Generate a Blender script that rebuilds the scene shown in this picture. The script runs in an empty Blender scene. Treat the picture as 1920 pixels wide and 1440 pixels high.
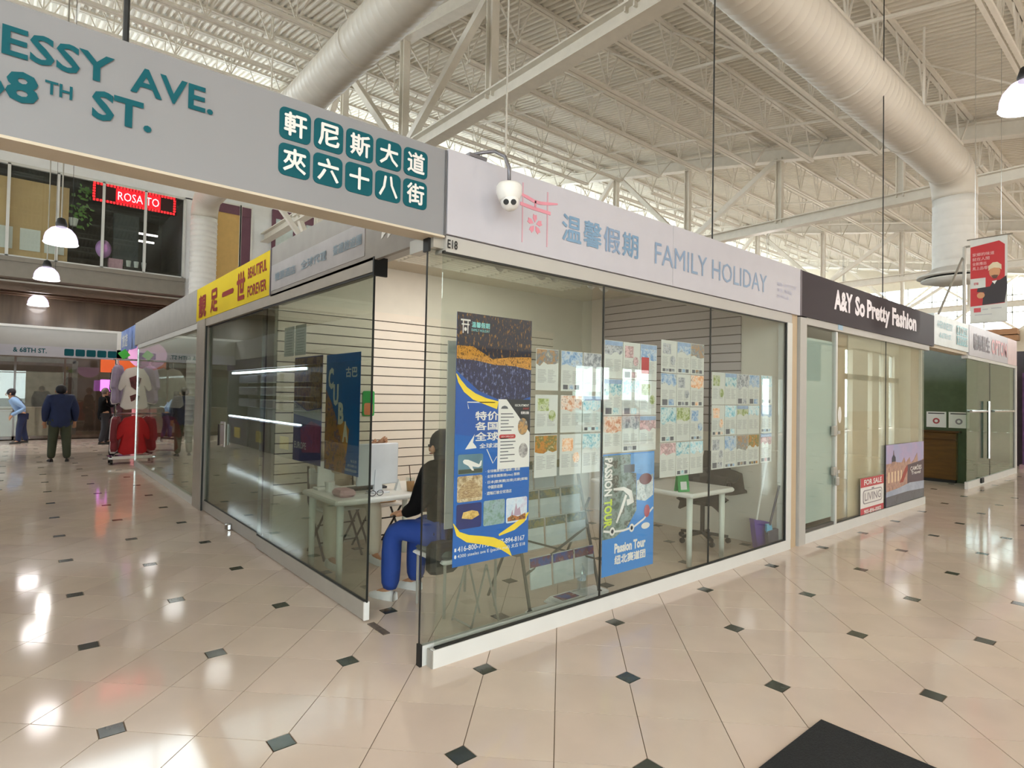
import bpy, math, random
from mathutils import Vector, Matrix
random.seed(7)
sc = bpy.context.scene
COL = sc.collection

# ---------------------------------------------------------------- camera, world, exposure
CAM = Vector((-1.855, -2.855, 1.569))
PXF = 1095.97
def cam_axes():
    yaw, pit, rol = -8.52836482e-02, 2.13623648e-02, -1.85191593e-02
    cy, sy, cp, sp = math.cos(yaw), math.sin(yaw), math.cos(pit), math.sin(pit)
    f = Vector((sy*cp, cy*cp, sp)); r = Vector((cy, -sy, 0)); u = r.cross(f)
    cr, sr = math.cos(rol), math.sin(rol)
    r, u = cr*r-sr*u, sr*r+cr*u
    s = math.sqrt(.5)
    g = lambda v: Vector((s*v.x+s*v.y, -s*v.x+s*v.y, v.z))   # tile grid -> kiosk axes
    return g(r), g(u), g(f)
R_, U_, F_ = cam_axes()
cd = bpy.data.cameras.new('camera'); cd.sensor_width = 36; cd.lens = PXF/1920*36
cd.clip_start = .05; cd.clip_end = 400
camera = bpy.data.objects.new('camera', cd); COL.objects.link(camera)
m = Matrix.Identity(4)
for i in range(3):
    m[i][0], m[i][1], m[i][2], m[i][3] = R_[i], U_[i], -F_[i], CAM[i]
camera.matrix_world = m
sc.camera = camera
sc.view_settings.view_transform = 'Standard'; sc.view_settings.look = 'None'
sc.view_settings.gamma = 1; sc.view_settings.use_curve_mapping = False
sc.view_settings.exposure = -0.1
cy = sc.cycles
cy.use_denoising = True
cy.max_bounces = 7; cy.diffuse_bounces = 4; cy.glossy_bounces = 4; cy.transmission_bounces = 4
cy.transparent_max_bounces = 28
cy.caustics_reflective = False; cy.caustics_refractive = False
cy.sample_clamp_indirect = 4
wd = bpy.data.worlds.new('world'); sc.world = wd; wd.use_nodes = True
wn = wd.node_tree.nodes; wl = wd.node_tree.links
wb = wn['Background']
tc = wn.new('ShaderNodeTexCoord'); mp = wn.new('ShaderNodeMapping'); nz = wn.new('ShaderNodeTexNoise'); rp = wn.new('ShaderNodeValToRGB')
mp.inputs['Scale'].default_value = (2, 2, 5); nz.inputs['Scale'].default_value = 1.5; nz.inputs['Detail'].default_value = 5
rp.color_ramp.elements[0].color = (.80, .88, 1.0, 1); rp.color_ramp.elements[1].color = (1, 1, 1, 1)
rp.color_ramp.elements[0].position = .35; rp.color_ramp.elements[1].position = .65
wl.new(tc.outputs['Generated'], mp.inputs[0]); wl.new(mp.outputs[0], nz.inputs[0]); wl.new(nz.outputs[0], rp.inputs[0]); wl.new(rp.outputs[0], wb.inputs[0])
wb.inputs[1].default_value = 11.0

def lamp(name, typ, loc, power, size=.3, col=(1, .96, .91), aim=None, spot=None, size_y=None):
    l = bpy.data.lights.new(name, typ); l.energy = power; l.color = col
    if typ == 'AREA':
        l.size = size
        if size_y: l.shape = 'RECTANGLE'; l.size_y = size_y
    else: l.shadow_soft_size = size
    if typ == 'SPOT': l.spot_size = math.radians(spot or 60); l.spot_blend = .6
    o = bpy.data.objects.new(name, l); COL.objects.link(o); o.location = loc
    if aim is not None:
        o.rotation_euler = (Vector(aim)-Vector(loc)).to_track_quat('-Z', 'Y').to_euler()
    return o
HIGHBAY = 340      # watts of each high bay lamp
DAYLIGHT = 1.0

# ---------------------------------------------------------------- helpers
def lin(c):
    if isinstance(c, str):
        c = [int(c[i:i+2], 16)/255 for i in (0, 2, 4)]
    return tuple(x/12.92 if x <= .04045 else ((x+.055)/1.055)**2.4 for x in c)+(1,)

MATS = {}
def pbr(name, col, rough=.5, metal=0, var=.06, scale=6, bump=0, emit=0, ecol=None, spec=.5, rnd=0, island=False, stretch=None):
    if name in MATS: return MATS[name]
    mt = bpy.data.materials.new(name); mt.use_nodes = True; MATS[name] = mt
    nt = mt.node_tree; n = nt.nodes; l = nt.links; b = n['Principled BSDF']
    c = lin(col)
    b.inputs['Roughness'].default_value = rough; b.inputs['Metallic'].default_value = metal
    b.inputs['Specular IOR Level'].default_value = spec
    t = n.new('ShaderNodeTexCoord'); nz = n.new('ShaderNodeTexNoise')
    nz.inputs['Scale'].default_value = scale; nz.inputs['Detail'].default_value = 4
    if stretch:
        mp = n.new('ShaderNodeMapping'); mp.inputs['Scale'].default_value = stretch
        l.new(t.outputs['Object'], mp.inputs[0]); l.new(mp.outputs[0], nz.inputs[0])
    else: l.new(t.outputs['Object'], nz.inputs[0])
    r = n.new('ShaderNodeValToRGB'); e = r.color_ramp.elements
    e[0].position = .3; e[1].position = .7
    e[0].color = tuple(x*(1-var) for x in c[:3])+(1,); e[1].color = tuple(min(1, x*(1+var)) for x in c[:3])+(1,)
    l.new(nz.outputs[0], r.inputs[0]); out = r.outputs[0]
    if rnd:
        src = n.new('ShaderNodeNewGeometry').outputs['Random Per Island'] if island else n.new('ShaderNodeObjectInfo').outputs['Random']
        hv = n.new('ShaderNodeHueSaturation'); mr = n.new('ShaderNodeMapRange')
        mr.inputs[3].default_value = 1-rnd; mr.inputs[4].default_value = 1+rnd
        l.new(src, mr.inputs[0]); l.new(mr.outputs[0], hv.inputs['Value']); l.new(out, hv.inputs['Color'])
        wn2 = n.new('ShaderNodeTexWhiteNoise'); wn2.noise_dimensions = '1D'; mr2 = n.new('ShaderNodeMapRange')
        mr2.inputs[3].default_value = .494; mr2.inputs[4].default_value = .503
        l.new(src, wn2.inputs['W']); l.new(wn2.outputs['Value'], mr2.inputs[0]); l.new(mr2.outputs[0], hv.inputs['Hue'])
        out = hv.outputs[0]
    l.new(out, b.inputs['Base Color'])
    if bump:
        bp = n.new('ShaderNodeBump'); bp.inputs['Strength'].default_value = bump; bp.inputs['Distance'].default_value = .01
        l.new(nz.outputs[0], bp.inputs['Height']); l.new(bp.outputs[0], b.inputs['Normal'])
    if emit:
        b.inputs['Emission Color'].default_value = lin(ecol or col); b.inputs['Emission Strength'].default_value = emit
    return mt

def photo(name, cols, scale=9, stretch=(1, 1, 1), rough=.35, detail=6, emit=0):
    """a printed picture: blotches of several inks"""
    if name in MATS: return MATS[name]
    mt = bpy.data.materials.new(name); mt.use_nodes = True; MATS[name] = mt
    nt = mt.node_tree; n = nt.nodes; l = nt.links; b = n['Principled BSDF']
    t = n.new('ShaderNodeTexCoord'); mp = n.new('ShaderNodeMapping'); nz = n.new('ShaderNodeTexNoise')
    mp.inputs['Scale'].default_value = stretch
    nz.inputs['Scale'].default_value = scale; nz.inputs['Detail'].default_value = detail; nz.inputs['Roughness'].default_value = .7
    oi = n.new('ShaderNodeObjectInfo'); ad = n.new('ShaderNodeVectorMath')
    l.new(t.outputs['Object'], ad.inputs[0]); l.new(oi.outputs['Location'], ad.inputs[1])
    l.new(ad.outputs[0], mp.inputs[0]); l.new(mp.outputs[0], nz.inputs[0])
    r = n.new('ShaderNodeValToRGB'); e = r.color_ramp.elements
    k = len(cols)
    while len(e) < k: e.new(.5)
    for i, c in enumerate(cols):
        e[i].position = .3+.4*i/(k-1); e[i].color = lin(c)
    l.new(nz.outputs[0], r.inputs[0]); l.new(r.outputs[0], b.inputs['Base Color'])
    b.inputs['Roughness'].default_value = rough
    if emit:
        l.new(r.outputs[0], b.inputs['Emission Color']); b.inputs['Emission Strength'].default_value = emit
    return mt

def glassmat(name, tint, base=.045, k=1.0, rough=.0):
    """thin pane: transparent with a Schlick reflection, same from both sides"""
    mt = bpy.data.materials.new(name); mt.use_nodes = True; MATS[name] = mt
    nt = mt.node_tree; n = nt.nodes; l = nt.links; n.clear()
    o = n.new('ShaderNodeOutputMaterial'); mx = n.new('ShaderNodeMixShader'); tr = n.new('ShaderNodeBsdfTransparent'); gl = n.new('ShaderNodeBsdfGlossy')
    tr.inputs[0].default_value = lin(tint); gl.inputs['Roughness'].default_value = rough
    gl.inputs[0].default_value = (.95, 1, .97, 1)
    lw = n.new('ShaderNodeLayerWeight'); lw.inputs[0].default_value = .5
    p = n.new('ShaderNodeMath'); p.operation = 'POWER'; p.inputs[1].default_value = 5
    q = n.new('ShaderNodeMath'); q.operation = 'MULTIPLY_ADD'; q.inputs[1].default_value = k*(1-base); q.inputs[2].default_value = base
    l.new(lw.outputs['Facing'], p.inputs[0]); l.new(p.outputs[0], q.inputs[0]); l.new(q.outputs[0], mx.inputs[0])
    l.new(tr.outputs[0], mx.inputs[1]); l.new(gl.outputs[0], mx.inputs[2]); l.new(mx.outputs[0], o.inputs[0])
    return mt

class MB:
    def __init__(s): s.v = []; s.f = []
    def add(s, vs, fs):
        k = len(s.v); s.v += [Vector(v) for v in vs]; s.f += [tuple(i+k for i in f) for f in fs]; return s
    def box(s, x0, x1, y0, y1, z0, z1):
        return s.add([(x, y, z) for z in (z0, z1) for y in (y0, y1) for x in (x0, x1)],
                     [(0, 2, 3, 1), (4, 5, 7, 6), (0, 1, 5, 4), (2, 6, 7, 3), (0, 4, 6, 2), (1, 3, 7, 5)])
    def cham(s, x0, x1, y0, y1, z0, z1, c=.01):
        """box with chamfered vertical edges and top rim"""
        def ring(z, i):
            return [(x0+c+i, y0+i, z), (x1-c-i, y0+i, z), (x1-i, y0+c+i, z), (x1-i, y1-c-i, z), (x1-c-i, y1-i, z), (x0+c+i, y1-i, z), (x0+i, y1-c-i, z), (x0+i, y0+c+i, z)]
        vs = ring(z0+c, 0)+ring(z1-c, 0)+ring(z1, c*.7)+ring(z0, c*.7)
        fs = []
        for a, b in ((0, 8), (8, 16)):
            fs += [(a+i, a+(i+1) % 8, b+(i+1) % 8, b+i) for i in range(8)]
        fs += [(24+i, 24+(i+1) % 8, (i+1) % 8, i) for i in range(8)]
        fs += [tuple(range(16, 24)), tuple(range(31, 23, -1))]
        return s.add(vs, fs)
    def bar(s, p, q, w, h=None, up=(0, 0, 1)):
        p, q = Vector(p), Vector(q); d = (q-p).normalized(); u = Vector(up)
        if abs(d.dot(u)) > .98: u = Vector((1, 0, 0))
        a = d.cross(u).normalized()*w/2; b = a.cross(d).normalized()*(h or w)/2
        vs = [e+i*a+j*b for e in (p, q) for i, j in ((-1, -1), (1, -1), (1, 1), (-1, 1))]
        return s.add(vs, [(3, 2, 1, 0), (4, 5, 6, 7), (0, 1, 5, 4), (1, 2, 6, 5), (2, 3, 7, 6), (3, 0, 4, 7)])
    def ibeam(s, p, q, w, h, t=.03, up=(0, 0, 1)):
        p, q = Vector(p), Vector(q); d = (q-p).normalized(); u = Vector(up)
        if abs(d.dot(u)) > .98: u = Vector((1, 0, 0))
        a = d.cross(u).normalized(); b = a.cross(d).normalized()
        s.bar(p, q, t*.7, h-2*t, up)
        for k in (-1, 1):
            o = b*k*(h/2-t/2); s.bar(p+o, q+o, w, t, up)
        return s
    def tube(s, pts, r, n=8, caps=True):
        pts = [Vector(p) for p in pts]; rs = r if isinstance(r, (list, tuple)) else [r]*len(pts)
        k = len(s.v); prev = None
        for i, p in enumerate(pts):
            d = (pts[min(i+1, len(pts)-1)]-pts[max(i-1, 0)]).normalized()
            if prev is None:
                a = d.orthogonal().normalized()
            else:
                a = (prev-d*prev.dot(d)).normalized()
            prev = a; b = d.cross(a)
            s.v += [p+rs[i]*(math.cos(t)*a+math.sin(t)*b) for t in [2*math.pi*j/n for j in range(n)]]
        for i in range(len(pts)-1):
            s.f += [(k+i*n+j, k+i*n+(j+1) % n, k+(i+1)*n+(j+1) % n, k+(i+1)*n+j) for j in range(n)]
        if caps:
            s.f += [tuple(k+j for j in range(n-1, -1, -1)), tuple(k+(len(pts)-1)*n+j for j in range(n))]
        return s
    def lathe(s, prof, c=(0, 0, 0), n=20, axis='Z', caps=True):
        c = Vector(c); k = len(s.v)
        for r, z in prof:
            for j in range(n):
                t = 2*math.pi*j/n; x, y = r*math.cos(t), r*math.sin(t)
                s.v.append(c+(Vector((x, y, z)) if axis == 'Z' else Vector((x, -z, y)) if axis == 'Y' else Vector((z, x, y))))
        for i in range(len(prof)-1):
            s.f += [(k+i*n+j, k+i*n+(j+1) % n, k+(i+1)*n+(j+1) % n, k+(i+1)*n+j) for j in range(n)]
        if caps:
            s.f += [tuple(k+j for j in range(n-1, -1, -1)), tuple(k+(len(prof)-1)*n+j for j in range(n))]
        return s
    def ball(s, c, r, n=10, m=7):
        rx, ry, rz = r if isinstance(r, tuple) else (r, r, r)
        c = Vector(c); k = len(s.v)
        for i in range(1, m):
            p = math.pi*i/m
            s.v += [c+Vector((rx*math.sin(p)*math.cos(2*math.pi*j/n), ry*math.sin(p)*math.sin(2*math.pi*j/n), rz*math.cos(p))) for j in range(n)]
        s.v += [c+Vector((0, 0, rz)), c-Vector((0, 0, rz))]
        t, b = len(s.v)-2, len(s.v)-1
        for i in range(m-2):
            s.f += [(k+i*n+j, k+(i+1)*n+j, k+(i+1)*n+(j+1) % n, k+i*n+(j+1) % n) for j in range(n)]
        s.f += [(t, k+j, k+(j+1) % n) for j in range(n)]
        e = k+(m-2)*n
        s.f += [(b, e+(j+1) % n, e+j) for j in range(n)]
        return s
    def prism(s, pts, d):
        """closed outline (list of 3D points) thickened by vector d"""
        d = Vector(d); a = [Vector(p) for p in pts]; n = len(a)
        return s.add(a+[p+d for p in a], [tuple(range(n-1, -1, -1)), tuple(range(n, 2*n))]+[(i, (i+1) % n, n+(i+1) % n, n+i) for i in range(n)])
    def sheet(s, grid, th=None):
        """grid of points [row][col]"""
        k = len(s.v); r, c = len(grid), len(grid[0])
        for row in grid: s.v += [Vector(p) for p in row]
        s.f += [(k+i*c+j, k+i*c+j+1, k+(i+1)*c+j+1, k+(i+1)*c+j) for i in range(r-1) for j in range(c-1)]
        return s
    def mesh(s, name, off=Vector((0, 0, 0)), smooth=False):
        me = bpy.data.meshes.new(name)
        me.from_pydata([v-off for v in s.v], [], s.f); me.update()
        if smooth: me.polygons.foreach_set('use_smooth', [True]*len(me.polygons))
        return me

def wloc(o):
    v = Vector((0, 0, 0))
    while o is not None: v += o.location; o = o.parent
    return v
def link(name, me, mat, parent=None, at=None):
    o = bpy.data.objects.new(name, me); COL.objects.link(o)
    if mat is not None and me is not None and not len(me.materials): me.materials.append(mat)
    if at is not None: o.location = Vector(at)-(wloc(parent) if parent else Vector((0, 0, 0)))
    if parent: o.parent = parent
    return o
def part(name, mb, mat, parent, smooth=False):
    """mesh given in world coordinates"""
    off = wloc(parent)
    return link(name, mb.mesh(name, off, smooth), mat, parent)
def tag(o, label=None, cat=None, group=None, kind=None):
    if label: o['label'] = label
    if cat: o['category'] = cat
    if group: o['group'] = group
    if kind: o['kind'] = kind
    return o
def thing(name, label, cat, loc, group=None):
    o = bpy.data.objects.new(name, None); COL.objects.link(o); o.location = loc; o.empty_display_size = .1
    return tag(o, label, cat, group)
def solo(name, mb, mat, label, cat, group=None, smooth=False):
    """a thing that is one mesh (may carry children)"""
    xs = [v.x for v in mb.v]; ys = [v.y for v in mb.v]; zs = [v.z for v in mb.v]
    off = Vector(((min(xs)+max(xs))/2, (min(ys)+max(ys))/2, min(zs)))
    o = link(name, mb.mesh(name, off, smooth), mat); o.location = off
    return tag(o, label, cat, group)
def struct(name, mb, mat, smooth=False):
    xs = [v.x for v in mb.v]; ys = [v.y for v in mb.v]; zs = [v.z for v in mb.v]
    off = Vector(((min(xs)+max(xs))/2, (min(ys)+max(ys))/2, min(zs)))
    o = link(name, mb.mesh(name, off, smooth), mat); o.location = off; o['kind'] = 'structure'
    return o
def dup(o, loc=None, parent=None):
    c = o.copy(); COL.objects.link(c)
    if parent: c.parent = parent
    if loc is not None: c.location = loc
    for ch in list(o.children): dup(ch, None, c)
    return c

class FR:
    """a flat frame: point(u, v, n) = O + u U + v V + n N with N facing the reader"""
    def __init__(s, O, U, V=(0, 0, 1)):
        s.O, s.U, s.V = Vector(O), Vector(U).normalized(), Vector(V).normalized(); s.N = s.U.cross(s.V)
    def p(s, u, v, n=0): return s.O+s.U*u+s.V*v+s.N*n
    def rect(s, mb, u0, u1, v0, v1, n0=0, n1=.004):
        return mb.prism([s.p(u0, v0, n0), s.p(u1, v0, n0), s.p(u1, v1, n0), s.p(u0, v1, n0)], s.N*(n1-n0))
    def poly(s, mb, pts, n0=0, n1=.004):
        return mb.prism([s.p(u, v, n0) for u, v in pts], s.N*(n1-n0))
    def rrect(s, mb, u0, u1, v0, v1, r, n0=0, n1=.004, k=4):
        pts = []
        for cu, cv, a in ((u1-r, v0+r, -90), (u1-r, v1-r, 0), (u0+r, v1-r, 90), (u0+r, v0+r, 180)):
            pts += [(cu+r*math.cos(math.radians(a+90*i/k)), cv+r*math.sin(math.radians(a+90*i/k))) for i in range(k+1)]
        return s.poly(mb, pts, n0, n1)
    def disc(s, mb, cu, cv, ru, rv, n0=0, n1=.004, k=18):
        return s.poly(mb, [(cu+ru*math.cos(2*math.pi*i/k), cv+rv*math.sin(2*math.pi*i/k)) for i in range(k)], n0, n1)
    def ribbon(s, mb, pts, w, n0=0, n1=.004):
        """stroke of varying width along 2-D points"""
        ws = w if isinstance(w, (list, tuple)) else [w]*len(pts); L, R = [], []
        for i, (u, v) in enumerate(pts):
            a = pts[max(i-1, 0)]; b = pts[min(i+1, len(pts)-1)]; dx, dy = b[0]-a[0], b[1]-a[1]; q = math.hypot(dx, dy) or 1
            L.append((u-dy/q*ws[i]/2, v+dx/q*ws[i]/2)); R.append((u+dy/q*ws[i]/2, v-dx/q*ws[i]/2))
        for i in range(len(pts)-1):
            s.poly(mb, [R[i], R[i+1], L[i+1], L[i]], n0, n1)
        return mb

TXT = {}
def text_raw(body, bold, vert):
    key = (body, bold, vert)
    if key in TXT: return TXT[key]
    cu = bpy.data.curves.new('t', 'FONT'); cu.body = body; cu.resolution_u = 2; cu.offset = bold; cu.fill_mode = 'FRONT'
    o = bpy.data.objects.new('t', cu); COL.objects.link(o)
    bpy.context.view_layer.update()
    me = bpy.data.meshes.new_from_object(o.evaluated_get(bpy.context.evaluated_depsgraph_get()))
    vs = [v.co.copy() for v in me.vertices]; fs = [tuple(p.vertices) for p in me.polygons]
    bpy.data.objects.remove(o); bpy.data.curves.remove(cu); bpy.data.meshes.remove(me)
    TXT[key] = (vs, fs); return TXT[key]
def text(name, body, mat, fr, u0, u1, v0, v1, parent, bold=0.0, n=.006, join=None, rot=False):
    """letters stretched to fill the box u0..u1, v0..v1 of the frame"""
    cjk = any(ord(c) > 0x2000 for c in body)
    vs, fs = text_raw(body, 0.0 if cjk else bold, 0)
    if not vs: return None
    if cjk and bold:                       # heavier strokes: the character drawn a few times a hair apart
        b = bold*.9; n0 = len(vs); ov, of = vs, fs; vs, fs = [], []
        for i, (dx, dy) in enumerate(((b, 0), (-b, 0), (0, b), (0, -b))):
            vs = vs+[v+Vector((dx, dy, .0004*i)) for v in ov]; fs = fs+[tuple(q+i*n0 for q in f) for f in of]
    if rot: vs = [Vector((v.y, -v.x, v.z)) for v in vs]
    x0, x1 = min(v.x for v in vs), max(v.x for v in vs); y0, y1 = min(v.y for v in vs), max(v.y for v in vs)
    mb = join or MB(); k = len(mb.v)
    mb.add([fr.p(u0+(v.x-x0)/((x1-x0) or 1)*(u1-u0), v0+(v.y-y0)/((y1-y0) or 1)*(v1-v0), n+v.z) for v in vs], fs)
    if join is not None: return None
    return part(name, mb, mat, parent)

# ---------------------------------------------------------------- materials of the setting
M_white = pbr('white_paint', 'e6e4e0', .45, var=.02)
M_alu = pbr('painted_white_aluminium', 'd3d3cf', .35, var=.02)
M_head = pbr('header_aluminium', 'b3b0aa', .45, var=.02)
M_grayalu = pbr('grey_aluminium', 'a8a49c', .3, .3, var=.04)
M_black = pbr('black_rubber', '141413', .6, var=.1)
M_steel = pbr('cream_steel_paint', 'ebe5d9', .5, var=.04)
M_deck = pbr('cream_roof_deck', 'e9e2d4', .6, var=.05, scale=1.5)
M_chrome = pbr('chrome', 'c9c9c9', .15, 1, var=.03)
M_fascia = pbr('white_fascia_panel', 'bab8c0', .4, var=.02)
M_greyfascia = pbr('grey_fascia_panel', 'b3b1ad', .4, var=.02)
M_soffit = pbr('soffit_paint', 'c8bca8', .5, var=.03)
M_glass = glassmat('shopfront_glass', 'f5f8f6', .05)
M_doorglass = glassmat('aisle_door_glass', 'e3e8e2', .085)
M_winglass = glassmat('window_glass', 'f4f8f6', .04, .6)
M_green = glassmat('green_tinted_glass', 'b9d0c0', .06)
M_shopwall = pbr('cream_shop_wall', 'd9d2c6', .55, var=.03)
M_teal = pbr('teal_vinyl', '02525c', .55, var=.03, spec=.2)
M_tile = pbr('polished_tile', 'd8c7b8', .085, var=.05, scale=2.5, rnd=.045, spec=.5)
M_tilefar = pbr('polished_tile_far', 'd8c7b8', .085, var=.05, scale=2.5, rnd=.045, island=True)
M_dot = pbr('dark_green_inset', '3d4138', .14, var=.12, scale=14)
M_grout = pbr('brown_grout', '7d6c5a', .7, var=.1)

# ---------------------------------------------------------------- floor of clipped tiles and dark insets
U = .8128; S2 = math.sqrt(.5)
GO = Vector((-.337, -.751, 0)); E1 = Vector((S2, -S2, 0))*U; E2 = Vector((S2, S2, 0))*U
floor = struct('floor', MB().box(-14, 42, -10, 20, -.12, -.004), M_grout)
CUT = .089; GAP = .0022/U
def tile_poly(i, j):
    """corners in grid units of tile (i, j) in half units, one corner cut off for the inset"""
    x0, x1, y0, y1 = i/2+GAP, (i+1)/2-GAP, j/2+GAP, (j+1)/2-GAP
    pts = [(x0, y0), (x1, y0), (x1, y1), (x0, y1)]
    cx = 0 if i % 2 == 0 else 1; cyy = 0 if j % 2 == 0 else 1
    k = {(0, 0): 0, (1, 0): 1, (1, 1): 2, (0, 1): 3}[(cx, cyy)]
    p = pts[k]; dx = CUT if cx == 0 else -CUT; dy = CUT if cyy == 0 else -CUT
    a, b = (p[0]+dx, p[1]), (p[0], p[1]+dy)
    pts[k:k+1] = [b, a] if k in (0, 2) else [a, b]
    return pts
def gw(x, y, z=0): return GO+E1*x+E2*y+Vector((0, 0, z))
def slab(mb, poly):
    a = [gw(x, y, 0) for x, y in poly]; b = [gw(x, y, -.005) for x, y in poly]; n = len(a)
    mb.add(a+b, [tuple(range(n))]+[(n+i, n+(i+1) % n, (i+1) % n, i) for i in range(n)])
def seen(p, mx=60):
    d = p-CAM; z = d.dot(F_)
    if z < .3: return None
    x = 960+PXF*d.dot(R_)/z; y = 720-PXF*d.dot(U_)/z
    return (z, x, y) if -mx < x < 1920+mx and -mx < y < 1440+mx else None
near, far = [], []
for i in range(-120, 120):
    for j in range(-120, 120):
        c = gw(i/2+.25, j/2+.25)
        if not (-14 < c.x < 42 and -10 < c.y < 19.8): continue
        q = seen(c, 110)
        if q and q[0] < 15: near.append((q[0], i, j))
        else: far.append((i, j))
near.sort(); far += [(i, j) for _, i, j in near[300:]]; near = near[:300]
types = {}
for _, i, j in near:
    k = (i % 2, j % 2); bi, bj = i-i % 2, j-j % 2
    if k not in types:
        mb = MB(); slab(mb, tile_poly(*k)); types[k] = mb.mesh('tile', GO); types[k].materials.append(M_tile)
    o = link('tile', types[k], None, floor, at=gw(bi/2, bj/2))
mb = MB()
for i, j in far: slab(mb, tile_poly(i, j))
tag(part('tile_field', mb, M_tilefar, floor), kind='stuff')
ins, insfar = [], []
for i in range(-60, 60):
    for j in range(-60, 60):
        c = gw(i, j)
        if not (-14 < c.x < 42 and -10 < c.y < 19.8): continue
        q = seen(c, 40)
        (ins if q and q[0] < 22 else insfar).append((q[0] if q else 99, i, j))
ins.sort(); insfar += ins[220:]; ins = ins[:220]
dpoly = [(CUT-GAP*2, 0), (0, CUT-GAP*2), (-CUT+GAP*2, 0), (0, -CUT+GAP*2)]
mb = MB(); slab(mb, dpoly); dm = mb.mesh('inset_tile', GO); dm.materials.append(M_dot)
for _, i, j in ins: link('inset_tile', dm, None, floor, at=gw(i, j))
mb = MB()
for _, i, j in insfar: slab(mb, [(x+i, y+j) for x, y in dpoly])
tag(part('inset_field', mb, M_dot, floor), kind='stuff')

# ---------------------------------------------------------------- roof: deck, joists, trusses
def zd(y): return 8.28+.19*y          # underside of the deck
mb = MB(); pitch = .152; x = -14
ya, yb = -10, 20
while x < 42:
    for (xa, za), (xb, zb) in (((x, 0), (x+.05, 0)), ((x+.05, 0), (x+.07, .055)), ((x+.07, .055), (x+.13, .055)), ((x+.13, .055), (x+pitch, 0))):
        mb.add([(xa, ya, zd(ya)+za), (xb, ya, zd(ya)+zb), (xb, yb, zd(yb)+zb), (xa, yb, zd(yb)+za)], [(0, 3, 2, 1)])
    x += pitch
ceiling = struct('ceiling', mb, M_deck)
part('roof_slab', MB().prism([(-14, ya, zd(ya)+.07), (42, ya, zd(ya)+.07), (42, yb, zd(yb)+.07), (-14, yb, zd(yb)+.07)], (0, 0, .2)), M_deck, ceiling)
TX = [-6.5, 4.45, 15.4, 26.35, 37.3]
joist0 = None; JY = [.76+1.65*k for k in range(-6, 11)]
x0, x1 = TX[1], TX[2]
def make_joist():
    y = 0; zt, zb = zd(0)-.03, zd(0)-.88; a, b = x0+.9, x1-.9
    web = MB(); n = 7; w = (b-a)/n
    for k in range(n):
        web.bar((a+k*w, y, zb), (a+(k+.5)*w-.28, y, zt), .028); web.bar((a+(k+1)*w, y, zb), (a+(k+.5)*w+.28, y, zt), .028)
        web.bar((a+k*w, y, zb), (a+k*w+.03, y, zt), .024)
    web.bar((a, y, zb), (x0+.1, y, zt), .035); web.bar((b, y, zb), (x1-.1, y, zt), .035)
    o = link('joist', None, None)
    me = web.mesh('joist', Vector((0, 0, 0))); bpy.data.objects.remove(o)
    o = link('joist', me, M_steel, ceiling)
    ch = MB()
    for s in (-.045, .045): ch.box(a, b, s-.03, s+.03, zb-.06, zb)
    bc = link('bottom_chord', ch.mesh('bottom_chord'), M_steel, o)
    ch = MB()
    for s in (-.045, .045): ch.box(x0+.05, x1-.05, s-.035, s+.035, zt-.03, zt+.03)
    tcd = link('top_chord', ch.mesh('top_chord'), M_steel, o)
    return o
CL = ceiling.location
j0 = make_joist(); first = True
for k, xa in enumerate(TX):
    if k >= 4: break
    for y in JY:
        o = j0 if first else dup(j0, None, ceiling)
        first = False
        o.location = Vector((xa-x0, y, .19*y))-CL
# bridging angles running across the joists
for xb in (TX[0]+5.4, TX[1]+3.6, TX[1]+7.3, TX[2]+3.6, TX[2]+7.3, TX[3]+5.4):
    mb = MB()
    for y0, y1 in ((JY[0], JY[-1]),):
        mb.bar((xb, y0, zd(y0)-.9), (xb, y1, zd(y1)-.9), .045)
    for a, b in zip(JY[:-1], JY[1:]):
        mb.bar((xb, a, zd(a)-.9), (xb, b, zd(b)-.06), .03)
    part('bridging', mb, M_steel, ceiling)
PY = [-7.25, -4.1, -.95, 2.2, 5.35, 8.5, 11.65, 14.8]
def truss(x):
    tr = link('truss', MB().box(x-.12, x+.12, PY[-1]-.2, PY[-1]+.2, 6.9, 7.1).mesh('truss', CL), M_steel, ceiling)
    part('bottom_chord', MB().ibeam((x, -10, 7.0-.15), (x, 18, 7.0-.15), .26, .3), M_steel, tr)
    z = lambda y: 7.94+.19*y
    part('top_chord', MB().ibeam((x, -9.9, z(-9.9)), (x, 18, z(18)), .26, .38), M_steel, tr)
    for i, y in enumerate(PY):
        if z(y) > 7.4: part('vertical', MB().ibeam((x, y, 6.9), (x, y, z(y)-.1), .16, .18, .025, up=(0, 1, 0)), M_steel, tr)
    for i in range(2, len(PY)-1):
        a, b = PY[i], PY[i+1]
        if i < 4: continue
        if i % 2 == 0: part('diagonal', MB().bar((x, a+.1, z(a)-.15), (x, b-.1, 6.95), .15, .15), M_steel, tr)
        else: part('diagonal', MB().bar((x, a+.1, 6.95), (x, b-.1, z(b)-.15), .15, .15), M_steel, tr)
    for sgn in (-1, 1):
        part('knee_brace', MB().bar((x, 13.1, 5.2), (x+sgn*1.5, 13.1, 7.0), .12), M_steel, tr)
        part('knee_brace', MB().bar((x, 13.1, 5.0), (x, 13.1+sgn*1.7, 6.9), .14), M_steel, tr)
    part('column', MB().ibeam((x, 13.1, 0), (x, 13.1, 6.9), .25, .25, .03, up=(0, 1, 0)), M_steel, tr)
    return tr
for x in TX: truss(x)

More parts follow.
